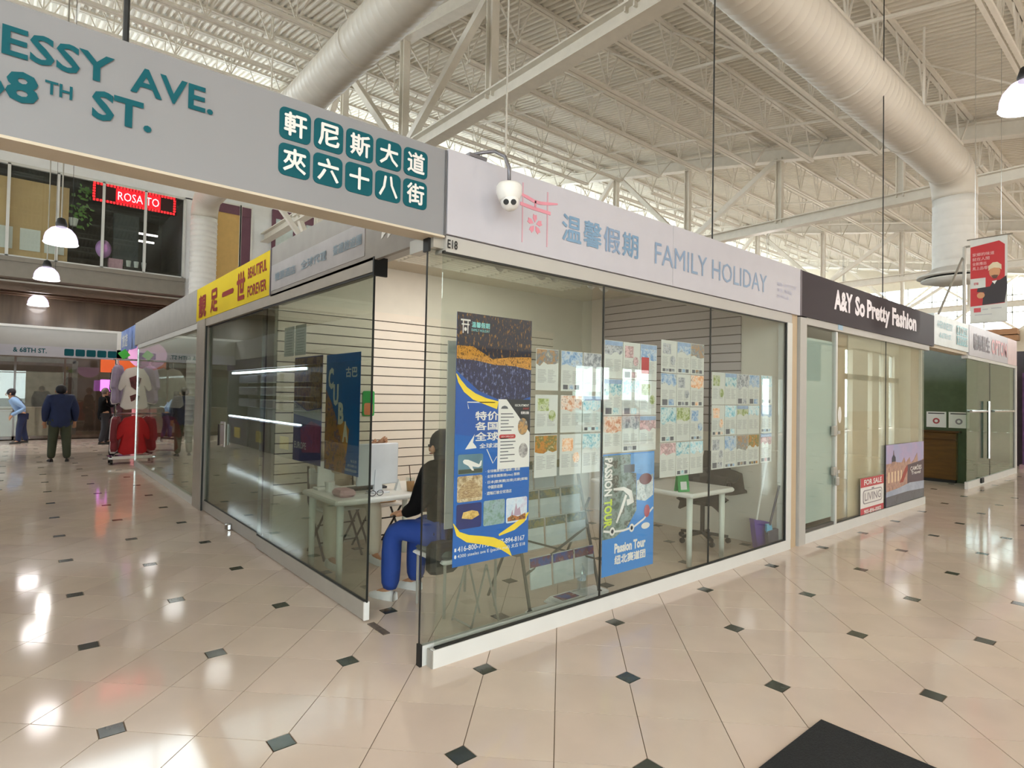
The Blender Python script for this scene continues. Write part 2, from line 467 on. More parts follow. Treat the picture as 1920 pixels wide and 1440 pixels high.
# ---------------------------------------------------------------- walls, windows, storefront row behind
M_wall = pbr('hall_wall_paint', 'cfc5b4', .6, var=.03)
M_bright = pbr('white_wall', 'eceef0', .6, var=.02)
def mullions(mb, a, b, z0, z1, step, y, fixed='y', w=.06, rows=()):
    n = max(1, round((b-a)/step))
    for i in range(n+1):
        c = a+(b-a)*i/n
        (mb.box(c-w/2, c+w/2, y-.05, y+.05, z0, z1) if fixed == 'y' else mb.box(y-.05, y+.05, c-w/2, c+w/2, z0, z1))
    for z in (z0, z1)+tuple(rows):
        (mb.box(a, b, y-.05, y+.05, z-w/2, z+w/2) if fixed == 'y' else mb.box(y-.05, y+.05, a, b, z-w/2, z+w/2))
    return mb
BY = 18.0
# back wall: clerestory band under the deck, solid below it to the right of the upper shops
w = MB().box(4.0, 42, BY, BY+.2, 0, 8.9).box(-14, 4.0, BY, BY+.2, 7.66, 9.3).box(-14, 42, BY, BY+.2, 11.45, 12.0)
wall_back = struct('wall_back', w, M_bright)
win = struct('window_1', mullions(MB(), -14, 42, 8.95, 11.4, 2.2, BY+.1), M_alu)
part('pane', MB().box(-14, 42, BY+.09, BY+.1, 8.95, 11.4), M_winglass, win)
# end wall with its window band
w = MB().box(42, 42.2, -10, 20, 0, 6.0).box(42, 42.2, -10, 20, 9.0, 12.2)
struct('wall_right', w, M_wall)
win = struct('window_2', mullions(MB(), -10, 20, 6.0, 9.0, 1.3, 42.1, 'x', rows=(7.0, 8.0)), M_alu)
part('pane', MB().box(42.09, 42.1, -10, 20, 6.0, 9.0), M_winglass, win)
mb = MB()
for k in range(7):
    a = -8+4*k; mb.bar((41.7, a, 5.9), (41.7, a+4, 9.1), .12); mb.bar((41.7, a+4, 5.9), (41.7, a, 9.1), .12)
tag(struct('trim_1', mb, M_steel))
# left wall
w = MB().box(-14.2, -14, -10, 20, 0, 3.6).box(-14.2, -14, -10, 20, 6.0, 12.2)
struct('wall_left', w, M_wall)
# front wall behind the camera: glazed doors on the car park, upper glazing
w = MB().box(-1.5, 11.65, -10.3, -10, 0, 2.9).box(-1.5, 30, -10.3, -10, 2.66, 6.6).box(30, 42, -10.3, -10, 4.6, 6.6).box(-14, -1.5, -10.3, -10, 5.2, 6.6).box(26, 33.2, -10.3, -10, 0, 4.7).box(34.3, 36.6, -10.3, -10, 0, 4.7).box(37.3, 38.4, -10.3, -10, 0, 4.7).box(39.3, 40.2, -10.3, -10, 0, 4.7).box(41.2, 42, -10.3, -10, 0, 4.7).box(33, 42, -10.3, -10, 2.9, 3.2)
for x in (13.6, 25.0): w.box(x, x+.35, -10.3, -10, 0, 2.7)
w.box(15.8, 23.7, -10.3, -10, 0, 2.7)
struct('wall_front', w, M_wall)
win = struct('window_3', mullions(MB(), -10, 20, 3.6, 6.0, 1.6, -14.1, 'x'), M_alu)
part('pane', MB().box(-14.11, -14.1, -10, 20, 3.6, 6.0), M_winglass, win)
win = struct('added_window_7', mullions(MB(), -14, -1.5, .08, 5.2, 1.6, -10.15, rows=(2.6,)), M_alu)  # unseen glazing, added to bring daylight to the left aisle
part('pane', MB().box(-14, -1.5, -10.16, -10.15, .08, 5.2), M_winglass, win)
win = struct('window_8', mullions(MB(), 33.2, 41.2, .08, 4.6, 1.15, -10.2), M_alu)
part('pane', MB().box(33.2, 41.2, -10.21, -10.2, .08, 4.6), M_winglass, win)
win = struct('window_4', mullions(MB(), 11.65, 26, .08, 2.64, 1.05, -10.15), M_alu)
part('pane', MB().box(11.65, 26, -10.16, -10.15, .08, 2.64), M_winglass, win)

# car park outside the front windows (met only as a reflection in the shop glass)
M_asph = pbr('asphalt', '8a8a86', .9, var=.1)
struct('ground', MB().box(-30, 70, -70, -10.3, -.2, -.06), M_asph)
M_tyre = pbr('tyre', '1a1a1a', .7); M_carglass = pbr('car_glass', '30383c', .1, spec=.8)
def car(x, y, col, label):
    cm = pbr('car_paint_'+col, col, .25, .1)
    c = thing('parked_car', label, 'car', (x, y, -.06), 'cars in the car park')
    prof = [(-2.2, .3), (-2.25, .7), (-1.9, .85), (-1.1, .95), (1.3, .95), (2.1, .8), (2.2, .35)]
    part('body', MB().prism([(x-.85, y+a, b) for a, b in prof], (1.7, 0, 0)), cm, c)
    part('cabin', MB().prism([(x-.75, y+a, b) for a, b in ((-1.15, .95), (-.55, 1.42), (.6, 1.45), (1.4, .95))], (1.5, 0, 0)), M_carglass, c)
    part('roof', MB().prism([(x-.74, y+a, b) for a, b in ((-.6, 1.4), (-.5, 1.48), (.55, 1.5), (.7, 1.42))], (1.48, 0, 0)), cm, c)
    for sx in (-.85, .68):
        for sy in (-1.35, 1.35):
            part('wheel', MB().lathe([(.31, 0), (.31, .18)], (x+sx, y+sy, .25), 14, 'X'), M_tyre, c)
for k, (x, y, col, w_) in enumerate([(11.5, -19, 'e8e8ea', 'white car parked nearest the left end of the glazed doors'), (14.4, -19.2, 'c9d6de', 'pale blue car parked second from the left outside the doors'), (17.3, -19, 'f0f0f0', 'white car parked third from the left outside the doors'), (20.2, -19.1, '3f7f86', 'teal car parked outside the doors'), (23.1, -19, '8d2f32', 'dark red car parked outside the doors'), (26, -19.2, 'd8d8d8', 'silver car parked rightmost of the front row outside'), (13, -29, '5a6aa8', 'blue car parked in the far row outside the doors'), (19, -29, 'b8b0a0', 'beige car parked in the far row outside the doors')]):
    car(x, y, col, w_)
M_leaf = pbr('leaves', '5f8a3c', .7, var=.3, scale=3); M_bark = pbr('bark', '5a4634', .9)
for k, (x, y) in enumerate([(10, -44), (17, -46), (24, -43), (31, -45)]):
    t = thing('park_tree', 'leafy green tree, number %s beyond the parked cars' % ('one', 'two', 'three', 'four')[k], 'tree', (x, y, -.06), 'trees beyond the car park')
    part('trunk', MB().tube([(x, y, 0), (x, y, 2.5)], [.25, .15]), M_bark, t)
    mb = MB()
    for q in range(9): mb.ball((x+random.uniform(-2, 2), y+random.uniform(-2, 2), 3.6+random.uniform(-1, 1.6)), random.uniform(1, 1.7), 8, 6)
    part('crown', mb, M_leaf, t, True)

# upper shops on the mezzanine
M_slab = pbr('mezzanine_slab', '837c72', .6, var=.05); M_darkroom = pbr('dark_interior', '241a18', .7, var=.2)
struct('trim_2', MB().box(-14, 2.05, BY-.1, BY+.3, 4.55, 5.0).box(-14, 2.05, BY-.16, BY+.3, 4.98, 5.1), M_slab)
M_brd = pbr('tan_board', 'cda878', .6, var=.06, scale=2)
w4 = struct('window_5', mullions(MB(), -5.39, 2.0, 5.12, 7.64, 1.12, BY, w=.07), M_alu)
part('pane', MB().box(-5.39, 2.0, BY+.02, BY+.03, 5.12, 7.64), M_winglass, w4)
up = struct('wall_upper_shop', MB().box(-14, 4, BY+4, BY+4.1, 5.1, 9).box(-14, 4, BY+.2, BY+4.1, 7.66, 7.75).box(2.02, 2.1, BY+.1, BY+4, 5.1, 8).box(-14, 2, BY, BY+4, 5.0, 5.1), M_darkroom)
struct('wall_upper_pier', MB().box(2.0, 4.0, BY, BY+.25, 4.55, 7.7), M_bright)
fx = [-5.39+1.12*i for i in range(8)]
for i, x in enumerate(fx[:4]):
    b = solo('tan_board', MB().box(x+.0, x+1.12, BY+.12, BY+.14, 5.14, 7.3), M_brd, 'tan backing board in the upper shop window, %s of the row' % ('first', 'second', 'third', 'fourth')[i], 'board', 'tan boards upstairs')
    if i >= 2:
        for s, dx in enumerate((.05, .58)):
            solo('white_sheet', MB().box(x+.02+dx, x+.46+dx, BY+.09, BY+.1, 5.35, 5.95), M_white, 'blank white sheet low on the tan board upstairs, board %s side %s' % ('three' if i == 2 else 'four', 'one' if s == 0 else 'two'), 'paper', 'white sheets upstairs')
xs = fx[4]
t = thing('potted_vine', 'trailing green vine hanging in the upper shop window', 'plant', (xs+.3, BY+.3, 6.3))
mb = MB()
for q in range(60):
    a = random.uniform(0, 6.3); z = random.uniform(6.3, 7.5); px = xs+.3+random.uniform(-.2, .25)
    mb.add([(px, BY+.3, z), (px+.1*math.cos(a), BY+.28, z+.07*math.sin(a)), (px+.13*math.cos(a+.5), BY+.3, z+.13*math.sin(a+.5)), (px+.05*math.cos(a+.9), BY+.31, z+.1*math.sin(a+.9))], [(0, 1, 2, 3)])
part('leaves', mb, M_leaf, t)
part('pot', MB().lathe([(.08, 6.28), (.12, 6.5)], (xs+.12, BY+.3, 0), 12), M_white, t)
solo('balloon', MB().ball((xs+.85, BY+.2, 5.72), (.2, .2, .27), 14, 10), pbr('mauve_balloon', 'c58fce', .3), 'mauve balloon floating behind the upper shop window', 'balloon', smooth=True)
solo('dark_screen', MB().box(xs+1.1, xs+1.75, BY+.4, BY+.5, 5.35, 6.9), pbr('dark_slate', '3a4044', .4), 'dark grey panel standing under the red sign upstairs', 'panel')
for i, (a, z) in enumerate(((xs+1.6, 6.75), (xs+1.5, 6.5))):
    solo('tube_light', MB().box(a, a+.9, BY+2, BY+2.06, z, z+.05), pbr('tube_glow', 'fff0e8', .4, emit=5), ('upper' if i == 0 else 'lower')+' fluorescent tube glowing inside the upper shop', 'lamp')
solo('sink_counter', MB().box(xs+1.0, xs+1.35, BY+.3, BY+.6, 5.1, 5.5), pbr('pink_stripe', 'd8a8b8', .5, var=.4, scale=30, stretch=(8, 1, .2)), 'pink striped box on the upper shop sill', 'box')
for i in range(3):
    solo('white_cup', MB().lathe([(.05, 0), (.07, .2)], (xs+1.5+.2*i, BY+.35, 5.3), 10), M_white, 'white cup standing upstairs behind the glass, %s from the pink box' % ('first', 'second', 'third')[i], 'cup', 'white cups upstairs')
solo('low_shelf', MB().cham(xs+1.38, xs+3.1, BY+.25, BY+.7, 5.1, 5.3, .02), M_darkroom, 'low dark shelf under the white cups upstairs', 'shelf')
# LED message sign upstairs
t = thing('led_sign', 'red LED message board hanging in the upper shop window', 'sign', (xs+1.6, BY-.02, 6.9))
fL = FR((0, BY-.03, 0), (1, 0, 0))
sx0, sx1, sz0, sz1 = xs+.54, xs+2.66, 7.06, 7.6
part('case', MB().box(sx0-.02, sx1+.02, BY-.03, BY+.02, sz0-.02, sz1+.02), pbr('led_case', '2a0506', .4), t)
M_led = pbr('led_red', 'ff1a20', .4, emit=3.2)
M_ledd = pbr('led_red_field', 'e01020', .4, emit=1.3)
mb = MB(); fL.rect(mb, sx0+.55, sx0+1.7, sz0+.07, sz1-.07, 0, .003); part('message_field', mb, M_ledd, t)
mb = MB()
for i in range(26):
    for z in (sz0+.03, sz1-.03): fL.rect(mb, sx0+i*.0815, sx0+i*.0815+.052, z-.03, z+.03, .0, .006)
for i in range(5):
    for x in (sx0+.02, sx1-.04): fL.rect(mb, x-.03, x+.03, sz0+.09+.08*i, sz0+.14+.08*i, 0, .006)
tag(part('border_leds', mb, M_led, t), kind='stuff')
text('letters', 'ROSA TO', pbr('led_pink', 'ff8a90', .4, emit=4), fL, sx0+.6, sx0+1.66, sz0+.14, sz1-.15, t, .0, .012)
# framed panels to the right of the round duct drop
for i, (a, b, c, lab) in enumerate(((2.9, 3.62, 'd2ad6a', 'yellow blind in the tall window beside the duct'), (3.68, 3.98, '6d4656', 'narrow plum coloured blind beside the yellow one'))):
    t = thing('window_blind', lab, 'blind', ((a+b)/2, BY-.05, 5.3))
    part('blind', MB().box(a, b, BY-.06, BY-.04, 5.2, 7.45), pbr('blind_'+c, c, .6, var=.05), t)
    part('frame', MB().box(a-.05, a, BY-.09, BY-.02, 5.1, 7.8).box(b, b+.05, BY-.09, BY-.02, 5.1, 7.8).box(a, b, BY-.09, BY-.02, 7.75, 7.8), M_white, t)
    part('valance', MB().box(a, b, BY-.075, BY-.035, 7.45, 7.75), pbr('plum', '6d4656', .6), t)
for i in range(3):
    x = 5.1+1.05*i
    t = thing('plum_window', 'pale pane with plum frame on the back wall, %s from the steel column' % ('first', 'second', 'third')[i], 'window', (x, BY-.05, 5.3), 'plum framed windows')
    part('frame', MB().box(x-.42, x-.3, BY-.08, BY, 5.1, 7.9).box(x+.3, x+.42, BY-.08, BY, 5.1, 7.9).box(x-.3, x+.3, BY-.08, BY, 7.6, 7.9), pbr('plum', '6d4656', .6), t)
    part('pane', MB().box(x-.3, x+.3, BY-.05, BY-.03, 5.1, 7.6), pbr('pale_pane', 'dfeef0', .3), t)

# ground floor under the mezzanine
M_brown = pbr('brown_soffit', '5a4637', .6, var=.15); M_store = pbr('brown_storefront', '57493d', .12, var=.35, scale=1.2, stretch=(3, 1, .3))
struct('ceiling_mezzanine', MB().box(-14, 4, BY+.1, 24, 4.6, 4.7), M_brown)
for i in range(9):
    y = BY+.5+.6*i
    tag(link('mezzanine_beam', MB().ibeam((-14, y, 4.42), (4, y, 4.42), .14, .3).mesh('mezzanine_beam'), pbr('brown_steel', '6e5846', .5)), kind='structure')
mb = MB()
for i in range(12):
    x = -10+1.2*i; mb.bar((x, BY+.45, 4.3), (x+.6, BY+.45, 4.6), .04); mb.bar((x+.6, BY+.45, 4.6), (x+1.2, BY+.45, 4.3), .04)
tag(link('trim_3', mb.mesh('trim_3'), pbr('brown_steel', '6e5846', .5)), kind='structure')
struct('wall_ground_back', MB().box(-14, 4.2, 23.9, 24, 0, 4.6).box(4.0, 4.2, BY+.2, 24, 0, 4.6), M_brown)
struct('floor_back', MB().box(-14, 4.2, 19.95, 24, -.12, -.001), pbr('brown_floor', '9c8468', .12, var=.1))
sf = struct('window_6', mullions(MB(), -9, 3.9, 0, 3.4, 1.15, 19.9, w=.05).box(-9, 3.9, 19.85, 19.95, 3.4, 4.5).box(-9, 3.9, 19.85, 19.95, 0, .12), M_store)
part('pane', MB().box(-9, 3.9, 19.9, 19.91, .1, 3.4), M_glass, sf)
solo('roller_shutter', MB().box(-4.5, -.6, 21.9, 22, 0, .9).box(-4.5, -.6, 21.85, 21.95, .95, 2.1).box(-4.7, -.4, 21.8, 21.9, 2.4, 2.55).box(-4.75, -4.6, 21.8, 21.9, 0, 2.5).box(-.5, -.35, 21.8, 21.9, 0, 2.5), pbr('shutter_grey', '6f6b62', .5, var=.2), 'grey half open shutter inside the far dark storefront', 'shutter')
solo('shop_counter', MB().cham(-4.3, -.8, 21.3, 21.7, 0, .95, .02), pbr('counter_pale', 'a89c8c', .4), 'pale counter in front of the shutter in the far store', 'counter')
solo('orange_panel', MB().box(.1, 1.9, 19.7, 19.78, 2.1, 3.3), pbr('orange_sign', 'e0672c', .4, emit=.5), 'orange lit panel above the far shop entrance', 'sign')
solo('pink_pillar', MB().cham(.75, 1.35, 17.6, 18.0, 0, 2.0, .03), pbr('pink_glow_paint', 'e58f98', .4, emit=.15), 'pink display pillar behind the clothes rail', 'pillar')  # faint self-glow put into the pillar colour, it is no lamp
for x in (-7, -3.2, 1.2): lamp('downlight', 'POINT', (x, 20.6, 4.0), 110, .12)
for x, y in ((-5.5, 17.2), (-1.2, 17.3)): lamp('downlight', 'SPOT', (x, y, 4.35), 420, .1, aim=(x, y-1.2, 0), spot=125)
t = thing('claw_machine', 'glowing magenta arcade cabinet beside the far shop', 'machine', (.35, 18.9, 0))
part('cabinet', MB().cham(.1, .6, 18.7, 19.1, 0, 1.5, .02), pbr('dark_cabinet', '4a3038', .4), t)
part('lit_top', MB().box(.05, .65, 18.65, 19.1, 1.5, 1.85), pbr('magenta_glow', 'd868e8', .4, emit=2.2), t)

# ---------------------------------------------------------------- kiosk block: right-hand face (plane y = 0) and left face (plane x = 0)
fr = FR((0, 0, 0), (1, 0, 0))            # u = x, v = z, faces -y
fl = FR((0, 0, 0), (0, -1, 0))           # u = -y, v = z, faces -x
M_gasket = pbr('black_gasket', '191a18', .5)
M_tan = pbr('tan_post_paint', 'bfa98a', .5, var=.04)
struct('trim_4', MB().box(.02, 15.95, .03, .17, 2.53, 2.99), M_greyfascia)
struct('trim_5', MB().box(.03, .17, .17, 14.0, 2.53, 2.97), M_greyfascia)
# inner walls of the shop units
wb = struct('wall_shop_back', MB().box(.06, 4.4, 3.0, 3.08, 0, 2.99), M_shopwall)
sl = None
M_slat = pbr('cream_slatwall', 'e0d4c6', .45, var=.02)
for k in range(20):
    z = .47+.1003*k
    if sl is None:
        sl = part('slat', MB().box(.06, 3.8, 2.975, 3.0, z, z+.09), M_slat, wb); zs0 = sl.location.z
    else:
        o = sl.copy(); COL.objects.link(o); o.location.z = sl.location.z+.1003*k
part('groove_backing', MB().box(.06, 3.8, 2.992, 2.999, .48, 2.465), pbr('slat_groove', '4a3c34', .7), wb)
wr = struct('wall_shop_side', MB().box(4.4, 4.47, .06, 3.0, 0, 2.99), M_shopwall)
s2 = None
M_slat2 = pbr('mauve_grey_slatwall', 'b3a9aa', .45, var=.02)
for k in range(17):
    if s2 is None: s2 = part('slat', MB().box(4.375, 4.4, .54, 2.57, 1.2, 1.29), M_slat2, wr)
    else:
        o = s2.copy(); COL.objects.link(o); o.location.z = s2.location.z+.1025*k
part('groove_backing', MB().box(4.392, 4.4, .54, 2.57, 1.21, 2.93), pbr('slat_groove', '4a3c34', .7), wr)
struct('wall_unit_two', MB().box(.06, 4.4, 6.03, 6.1, 0, 2.97).box(4.4, 4.47, 3.0, 11.4, 0, 2.97), M_shopwall)
struct('wall_unit_three', MB().box(1.6, 4.4, 11.35, 11.4, 0, 2.97), M_shopwall)
# shop ceiling with the louvred opening
ce = struct('ceiling_shop', MB().box(.06, 4.4, .05, .9, 2.97, 3.02).box(.06, 4.4, 2.6, 3.0, 2.97, 3.02).box(.06, .35, .9, 2.6, 2.97, 3.02).box(3.55, 4.4, .9, 2.6, 2.97, 3.02), M_soffit)
mb = MB()
for k in range(22): mb.box(.35, 3.55, .93+.077*k, .945+.077*k, 2.96, 3.01)
for k in range(9): mb.box(.38+.38*k, .395+.38*k, .9, 2.6, 2.96, 3.01)
tag(part('louvre', mb, M_steel, ce), kind='stuff')
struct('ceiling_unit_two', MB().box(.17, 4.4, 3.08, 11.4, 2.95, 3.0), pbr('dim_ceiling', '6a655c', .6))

# --- E18 front, right-hand face
fronts = struct('trim_6', MB().box(.03, 4.47, .004, .12, 2.41, 2.505), M_head)        # header
bs = struct('baseboard_front', MB().box(0, 4.47, 0, .035, 0, .105), M_alu)
part('rail_end', MB().box(-.006, 0, .002, .06, 0, .1), M_grayalu, bs)
part('inner_rail', MB().box(-.035, 1.35, .07, .1, 0, .115), M_alu, bs)
part('end_block', MB().box(-.05, -.035, .065, .105, 0, .125), M_black, bs)
part('track', MB().box(.0, 4.33, .035, .07, 0, .02), M_grayalu, bs)
struct('trim_7', MB().box(4.362, 4.47, -.002, .1, .105, 2.409), M_alu)
struct('trim_8', MB().box(4.47, 4.63, .02, .12, 0, 2.53), M_tan)
PX = [.018, 1.44, 2.893, 4.345]
labs = ['glass front pane nearest the open corner, carrying the tall blue poster', 'middle glass front pane behind the small blue tour poster', 'glass front pane next to the tan post']
for k in range(3):
    a, b = PX[k], PX[k+1]
    g = solo('glass_pane', MB().box(a, b-.004, .012, .022, .105, 2.41), M_glass, labs[k], 'glass pane', 'front panes of the corner shop')
    part('edge_seal', MB().box(b-.006, b+.002, .01, .024, .105, 2.41), M_gasket, g)
    part('bottom_gasket', MB().box(a, b, .006, .028, .103, .116), M_gasket, g)
    part('top_gasket', MB().box(a, b, .006, .028, 2.4, 2.415), M_gasket, g)
part('side_gasket', MB().box(4.345, 4.362, .004, .03, .105, 2.41), M_gasket, g)
g = solo('glass_pane', MB().box(-.045, 1.38, .08, .09, .115, 2.43), M_glass, 'second glass pane parked just behind the corner pane', 'glass pane')
part('edge_seal', MB().box(-.048, -.043, .079, .091, .115, 2.43), M_gasket, g)
t = thing('door_clamp', 'grey patch fitting at the top of the parked corner pane', 'fitting', (.0, .1, 2.43))
part('housing', MB().box(-.04, .03, .03, .3, 2.43, 2.51), M_grayalu, t)
part('end_plate', MB().box(-.055, -.04, .06, .12, 2.41, 2.52), M_black, t)
# --- left face glass doors
struct('trim_9', MB().box(0, .1, .86, 5.66, 2.42, 2.52), pbr('beige_aluminium', 'a39b90', .45))
tag(solo('header_end', MB().box(-.005, .1, .845, .865, 2.39, 2.52), M_black, 'black end cap of the sliding door header', 'fitting'))
labs = ['sliding glass door panel at the open corner, with the cuba poster behind', 'sliding glass door panel with the chrome pull handle']
for k, (a, b) in enumerate(((.88, 3.3), (3.28, 5.62))):
    x = .012+.03*k
    d = thing('glass_door', labs[k], 'door', (x, (a+b)/2, 0), 'sliding doors on the aisle side')
    part('pane', MB().box(x, x+.01, a, b, .13, 2.42), M_doorglass, d)
    part('bottom_rail', MB().box(x-.012, x+.022, a+.01, b, .01, .13), M_grayalu, d)
    part('rail_end', MB().box(x-.014, x+.024, a-.005, a+.01, .01, .135), M_white, d)
    part('edge_seal', MB().box(x-.002, x+.012, a-.006, a, .13, 2.42), M_gasket, d)
    part('top_gasket', MB().box(x-.004, x+.014, a, b, 2.405, 2.42), M_gasket, d)
    part('bottom_gasket', MB().box(x-.004, x+.014, a, b, .125, .14), M_gasket, d)
    if k:
        part('pull_handle', MB().tube([(x-.0, 4.78, .92), (x-.05, 4.78, .92), (x-.05, 4.78, 1.17), (x, 4.78, 1.17)], .013, 8), M_chrome, d)
        part('pull_plate', MB().box(x-.006, x, 4.72, 4.9, .9, 1.2), pbr('handle_plate', 'b4a6a0', .3, .6), d)
        part('floor_lock', MB().lathe([(.05, 0), (.05, .05), (.03, .06)], (x-.03, 4.3, .01), 12), M_chrome, d)
struct('trim_10', MB().box(-.01, .1, 5.64, 6.08, 0, 2.52), pbr('beige_aluminium', 'a39b90', .45))
struct('trim_11', MB().box(0, .02, 5.62, 5.66, 0, 2.45), M_gasket)
struct('trim_12', MB().box(0, .1, 6.08, 11.42, 2.42, 2.53).box(0, .06, 6.08, 11.42, 0, .1), M_alu)
g = solo('glass_pane', MB().box(.012, .022, 6.1, 11.4, .1, 2.42), M_doorglass, 'long glass side wall beyond the beige post, ending at the clothes rail', 'glass pane')
part('chrome_edge', MB().box(.0, .035, 11.4, 11.43, .0, 2.42), M_chrome, g)
# scrap of the door track left on the floor
t = solo('floor_track', MB().box(.0, .05, .6, .83, 0, .005), pbr('rusty_steel', '6e6258', .5, .3, var=.3, scale=30), 'short worn metal floor track in the open doorway', 'track')

# ---------------------------------------------------------------- signs
t = thing('street_sign', 'grey overhead beam sign reading Hennessy Ave. over the aisle', 'sign', (-1.5, .08, 2.5))
part('beam', MB().box(-3.3, .018, .0, .15, 2.5, 3.0), pbr('grey_sign_panel', '87878a', .45, var=.015), t)
part('soffit', MB().box(-3.3, .018, -.0, .15, 2.488, 2.5), M_soffit, t)
part('end_strip', MB().box(.008, .02, -.006, .0, 2.5, 3.0), pbr('dark_edge', '5a5a5c', .5), t)
text('lettering', 'AVE.', M_teal, fr, -1.54, -1.228, 2.797, 2.91, t, .02)
text('lettering', 'HENNESSY', M_teal, fr, -2.42, -1.595, 2.797, 2.91, t, .02)
text('lettering', '68', M_teal, fr, -2.02, -1.83, 2.632, 2.752, t, .03)
text('lettering', 'TH', M_teal, fr, -1.812, -1.728, 2.694, 2.746, t, .02)
text('lettering', 'ST.', M_teal, fr, -1.666, -1.46, 2.645, 2.765, t, .03)
mb = MB(); mw = MB()
for i, ch in enumerate('軒尼斯大道'):
    a = -.938+.1685*i; fr.rrect(mb, a, a+.152, 2.79, 2.945, .028, 0, .004)
for i, ch in enumerate('夾六十八街'):
    a = -.938+.1685*i; fr.rrect(mb, a, a+.152, 2.615, 2.77, .028, 0, .004)
for i in range(10):
    sub = MB(); a = -.938+.1685*(i % 5); z = 2.79 if i < 5 else 2.615
    fr.rrect(sub, a, a+.152, z, z+.155, .028, 0, .004)
    sq = part('teal_square', sub, M_teal, t)
    sub = MB()
    text('', ('軒尼斯大道夾六十八街')[i], None, fr, a+.02, a+.132, z+.02, z+.137, None, .028, .007, join=sub)
    part('character', sub, M_white, sq)
t = thing('shop_sign', 'white Family Holiday fascia sign with pink gate emblem and blue lettering', 'sign', (2.3, 0, 2.51))
part('board', MB().box(.024, 2.26, -.012, .03, 2.51, 3.01).box(2.263, 4.63, -.012, .03, 2.51, 3.015), M_fascia, t)
fs = FR((0, -.012, 0), (1, 0, 0))
M_pink = pbr('pink_vinyl', 'd68a9a', .4); M_pinkl = pbr('mauve_vinyl', 'c59aa6', .4); M_blue = pbr('slate_blue_vinyl', '6f92b0', .4); M_dblue = pbr('dusty_blue_vinyl', '7d95b2', .4)
mb = MB(); fs.rect(mb, .597, .606, 2.567, 2.955, 0, .003); fs.rect(mb, .817, .828, 2.575, 2.945, 0, .003); part('gate_post', mb, M_pinkl, t)
mb = MB()
fs.ribbon(mb, [(.58, 2.878), (.64, 2.868), (.7, 2.855), (.76, 2.856), (.83, 2.868), (.915, 2.885)], [.016, .022, .022, .022, .02, .01])
fs.ribbon(mb, [(.58, 2.815), (.7, 2.808), (.85, 2.806)], [.022, .024, .022]); fs.rect(mb, .704, .718, 2.815, 2.86)
part('gate_lintel', mb, M_pink, t)
mb = MB()
for k in range(5):
    a = math.radians(90+72*k); ca, sa = math.cos(a), math.sin(a); c = (.71, 2.705)
    pt = lambda r, w: (c[0]+r*ca-w*sa, c[1]+r*sa+w*ca)
    fs.poly(mb, [pt(.012, 0), pt(.04, -.018), pt(.066, -.014), pt(.06, 0), pt(.066, .014), pt(.04, .018)], 0, .003)
part('blossom', mb, M_pink, t)
for i, ch in enumerate('温馨假期'):
    a = .96+.215*i; text('character', ch, M_blue if i != 2 else M_dblue, fs, a, a+.195, 2.65, 2.838, t, .02, .003)
text('lettering', 'FAMILY HOLIDAY', M_dblue, fs, 2.012, 3.868, 2.655, 2.832, t, .0, .003)
for k, (s, u) in enumerate((('電話', 4.09), ('微信', 4.09), ('地址線', 4.09), ('647 710 2228', 4.25), ('888 0066', 4.25), ('E18', 4.25))):
    r = k % 3; w_ = {0: .12, 1: .12, 2: .14, 3: .26, 4: .17, 5: .1}[k]
    text('small_print', s, pbr('pale_lilac_vinyl', 'b9bad0', .4), fs, u, u+w_, 2.765-.062*r, 2.805-.062*r, t, .0, .003)
text('unit_number', 'E18', M_black, FR((0, 0, 0), (1, 0, 0)), .036, .108, 2.43, 2.483, t, .02, .002)
t = thing('shop_sign', 'dark plum fascia sign reading A and Y So Pretty Fashion in white', 'sign', (7, 0, 2.5))
part('board', MB().box(4.66, 9.5, -.014, .03, 2.51, 3.01), pbr('plum_sign', '2e2329', .5, var=.03, spec=.15), t)
part('edge', MB().box(4.63, 4.66, -.016, .03, 2.51, 3.012), pbr('dark_edge2', '55484f', .4), t)
fs = FR((0, -.014, 0), (1, 0, 0)); M_lw = pbr('letter_white', 'f2ecf2', .4)
for s, a, b, lo, hi in (('A&Y', 5.52, 6.08, 2.675, 2.92), ('So', 6.16, 6.49, 2.67, 2.92), ('Pretty', 6.56, 7.42, 2.61, 2.92), ('Fashion', 7.51, 8.58, 2.67, 2.925)):
    text('lettering', s, M_lw, fs, a, b, lo, hi, t, .045, .003)
t = thing('street_sign', 'pale overhead street sign with teal squares beside the plum sign', 'sign', (10.6, 0, 2.55))
part('beam', MB().box(9.5, 11.67, -.01, .15, 2.55, 3.06), pbr('pale_sign', 'd3dcdd', .4), t)
M_tl = pbr('pale_teal', '7fb8c2', .4)
text('lettering', 'HENNESSY', M_tl, fs, 9.7, 10.6, 2.84, 2.96, t, .01, .003); text('lettering', '& 67TH ST.', M_tl, fs, 9.8, 10.5, 2.68, 2.77, t, .01, .003)
mb = MB()
for r in range(2):
    for i in range(5):
        sub = MB(); a = 10.85+.145*i; fs.rrect(sub, a, a+.135, 2.64+.18*r, 2.8+.18*r, .02, 0, .004); sq = part('teal_square', sub, M_tl, t)
        sub = MB(); text('', ('夾六十七街軒尼斯大道')[i+5*r], None, fs, a+.02, a+.115, 2.665+.18*r, 2.775+.18*r, None, .02, .007, join=sub); part('character', sub, M_white, sq)
t = thing('shop_sign', 'white optometry fascia sign with dark characters and fading pink letters', 'sign', (13.8, 0, 2.5))
part('board', MB().box(11.7, 15.96, -.012, .03, 2.5, 3.08), M_fascia, t)
part('pink_end', MB().box(15.0, 15.96, -.014, -.012, 2.5, 3.08), pbr('pale_pink', 'd8bfc0', .4), t)
text('characters', '驗眼醫生', pbr('plum_text', '5d4c58', .4), fs, 12.0, 13.3, 2.62, 2.95, t, .03, .003)
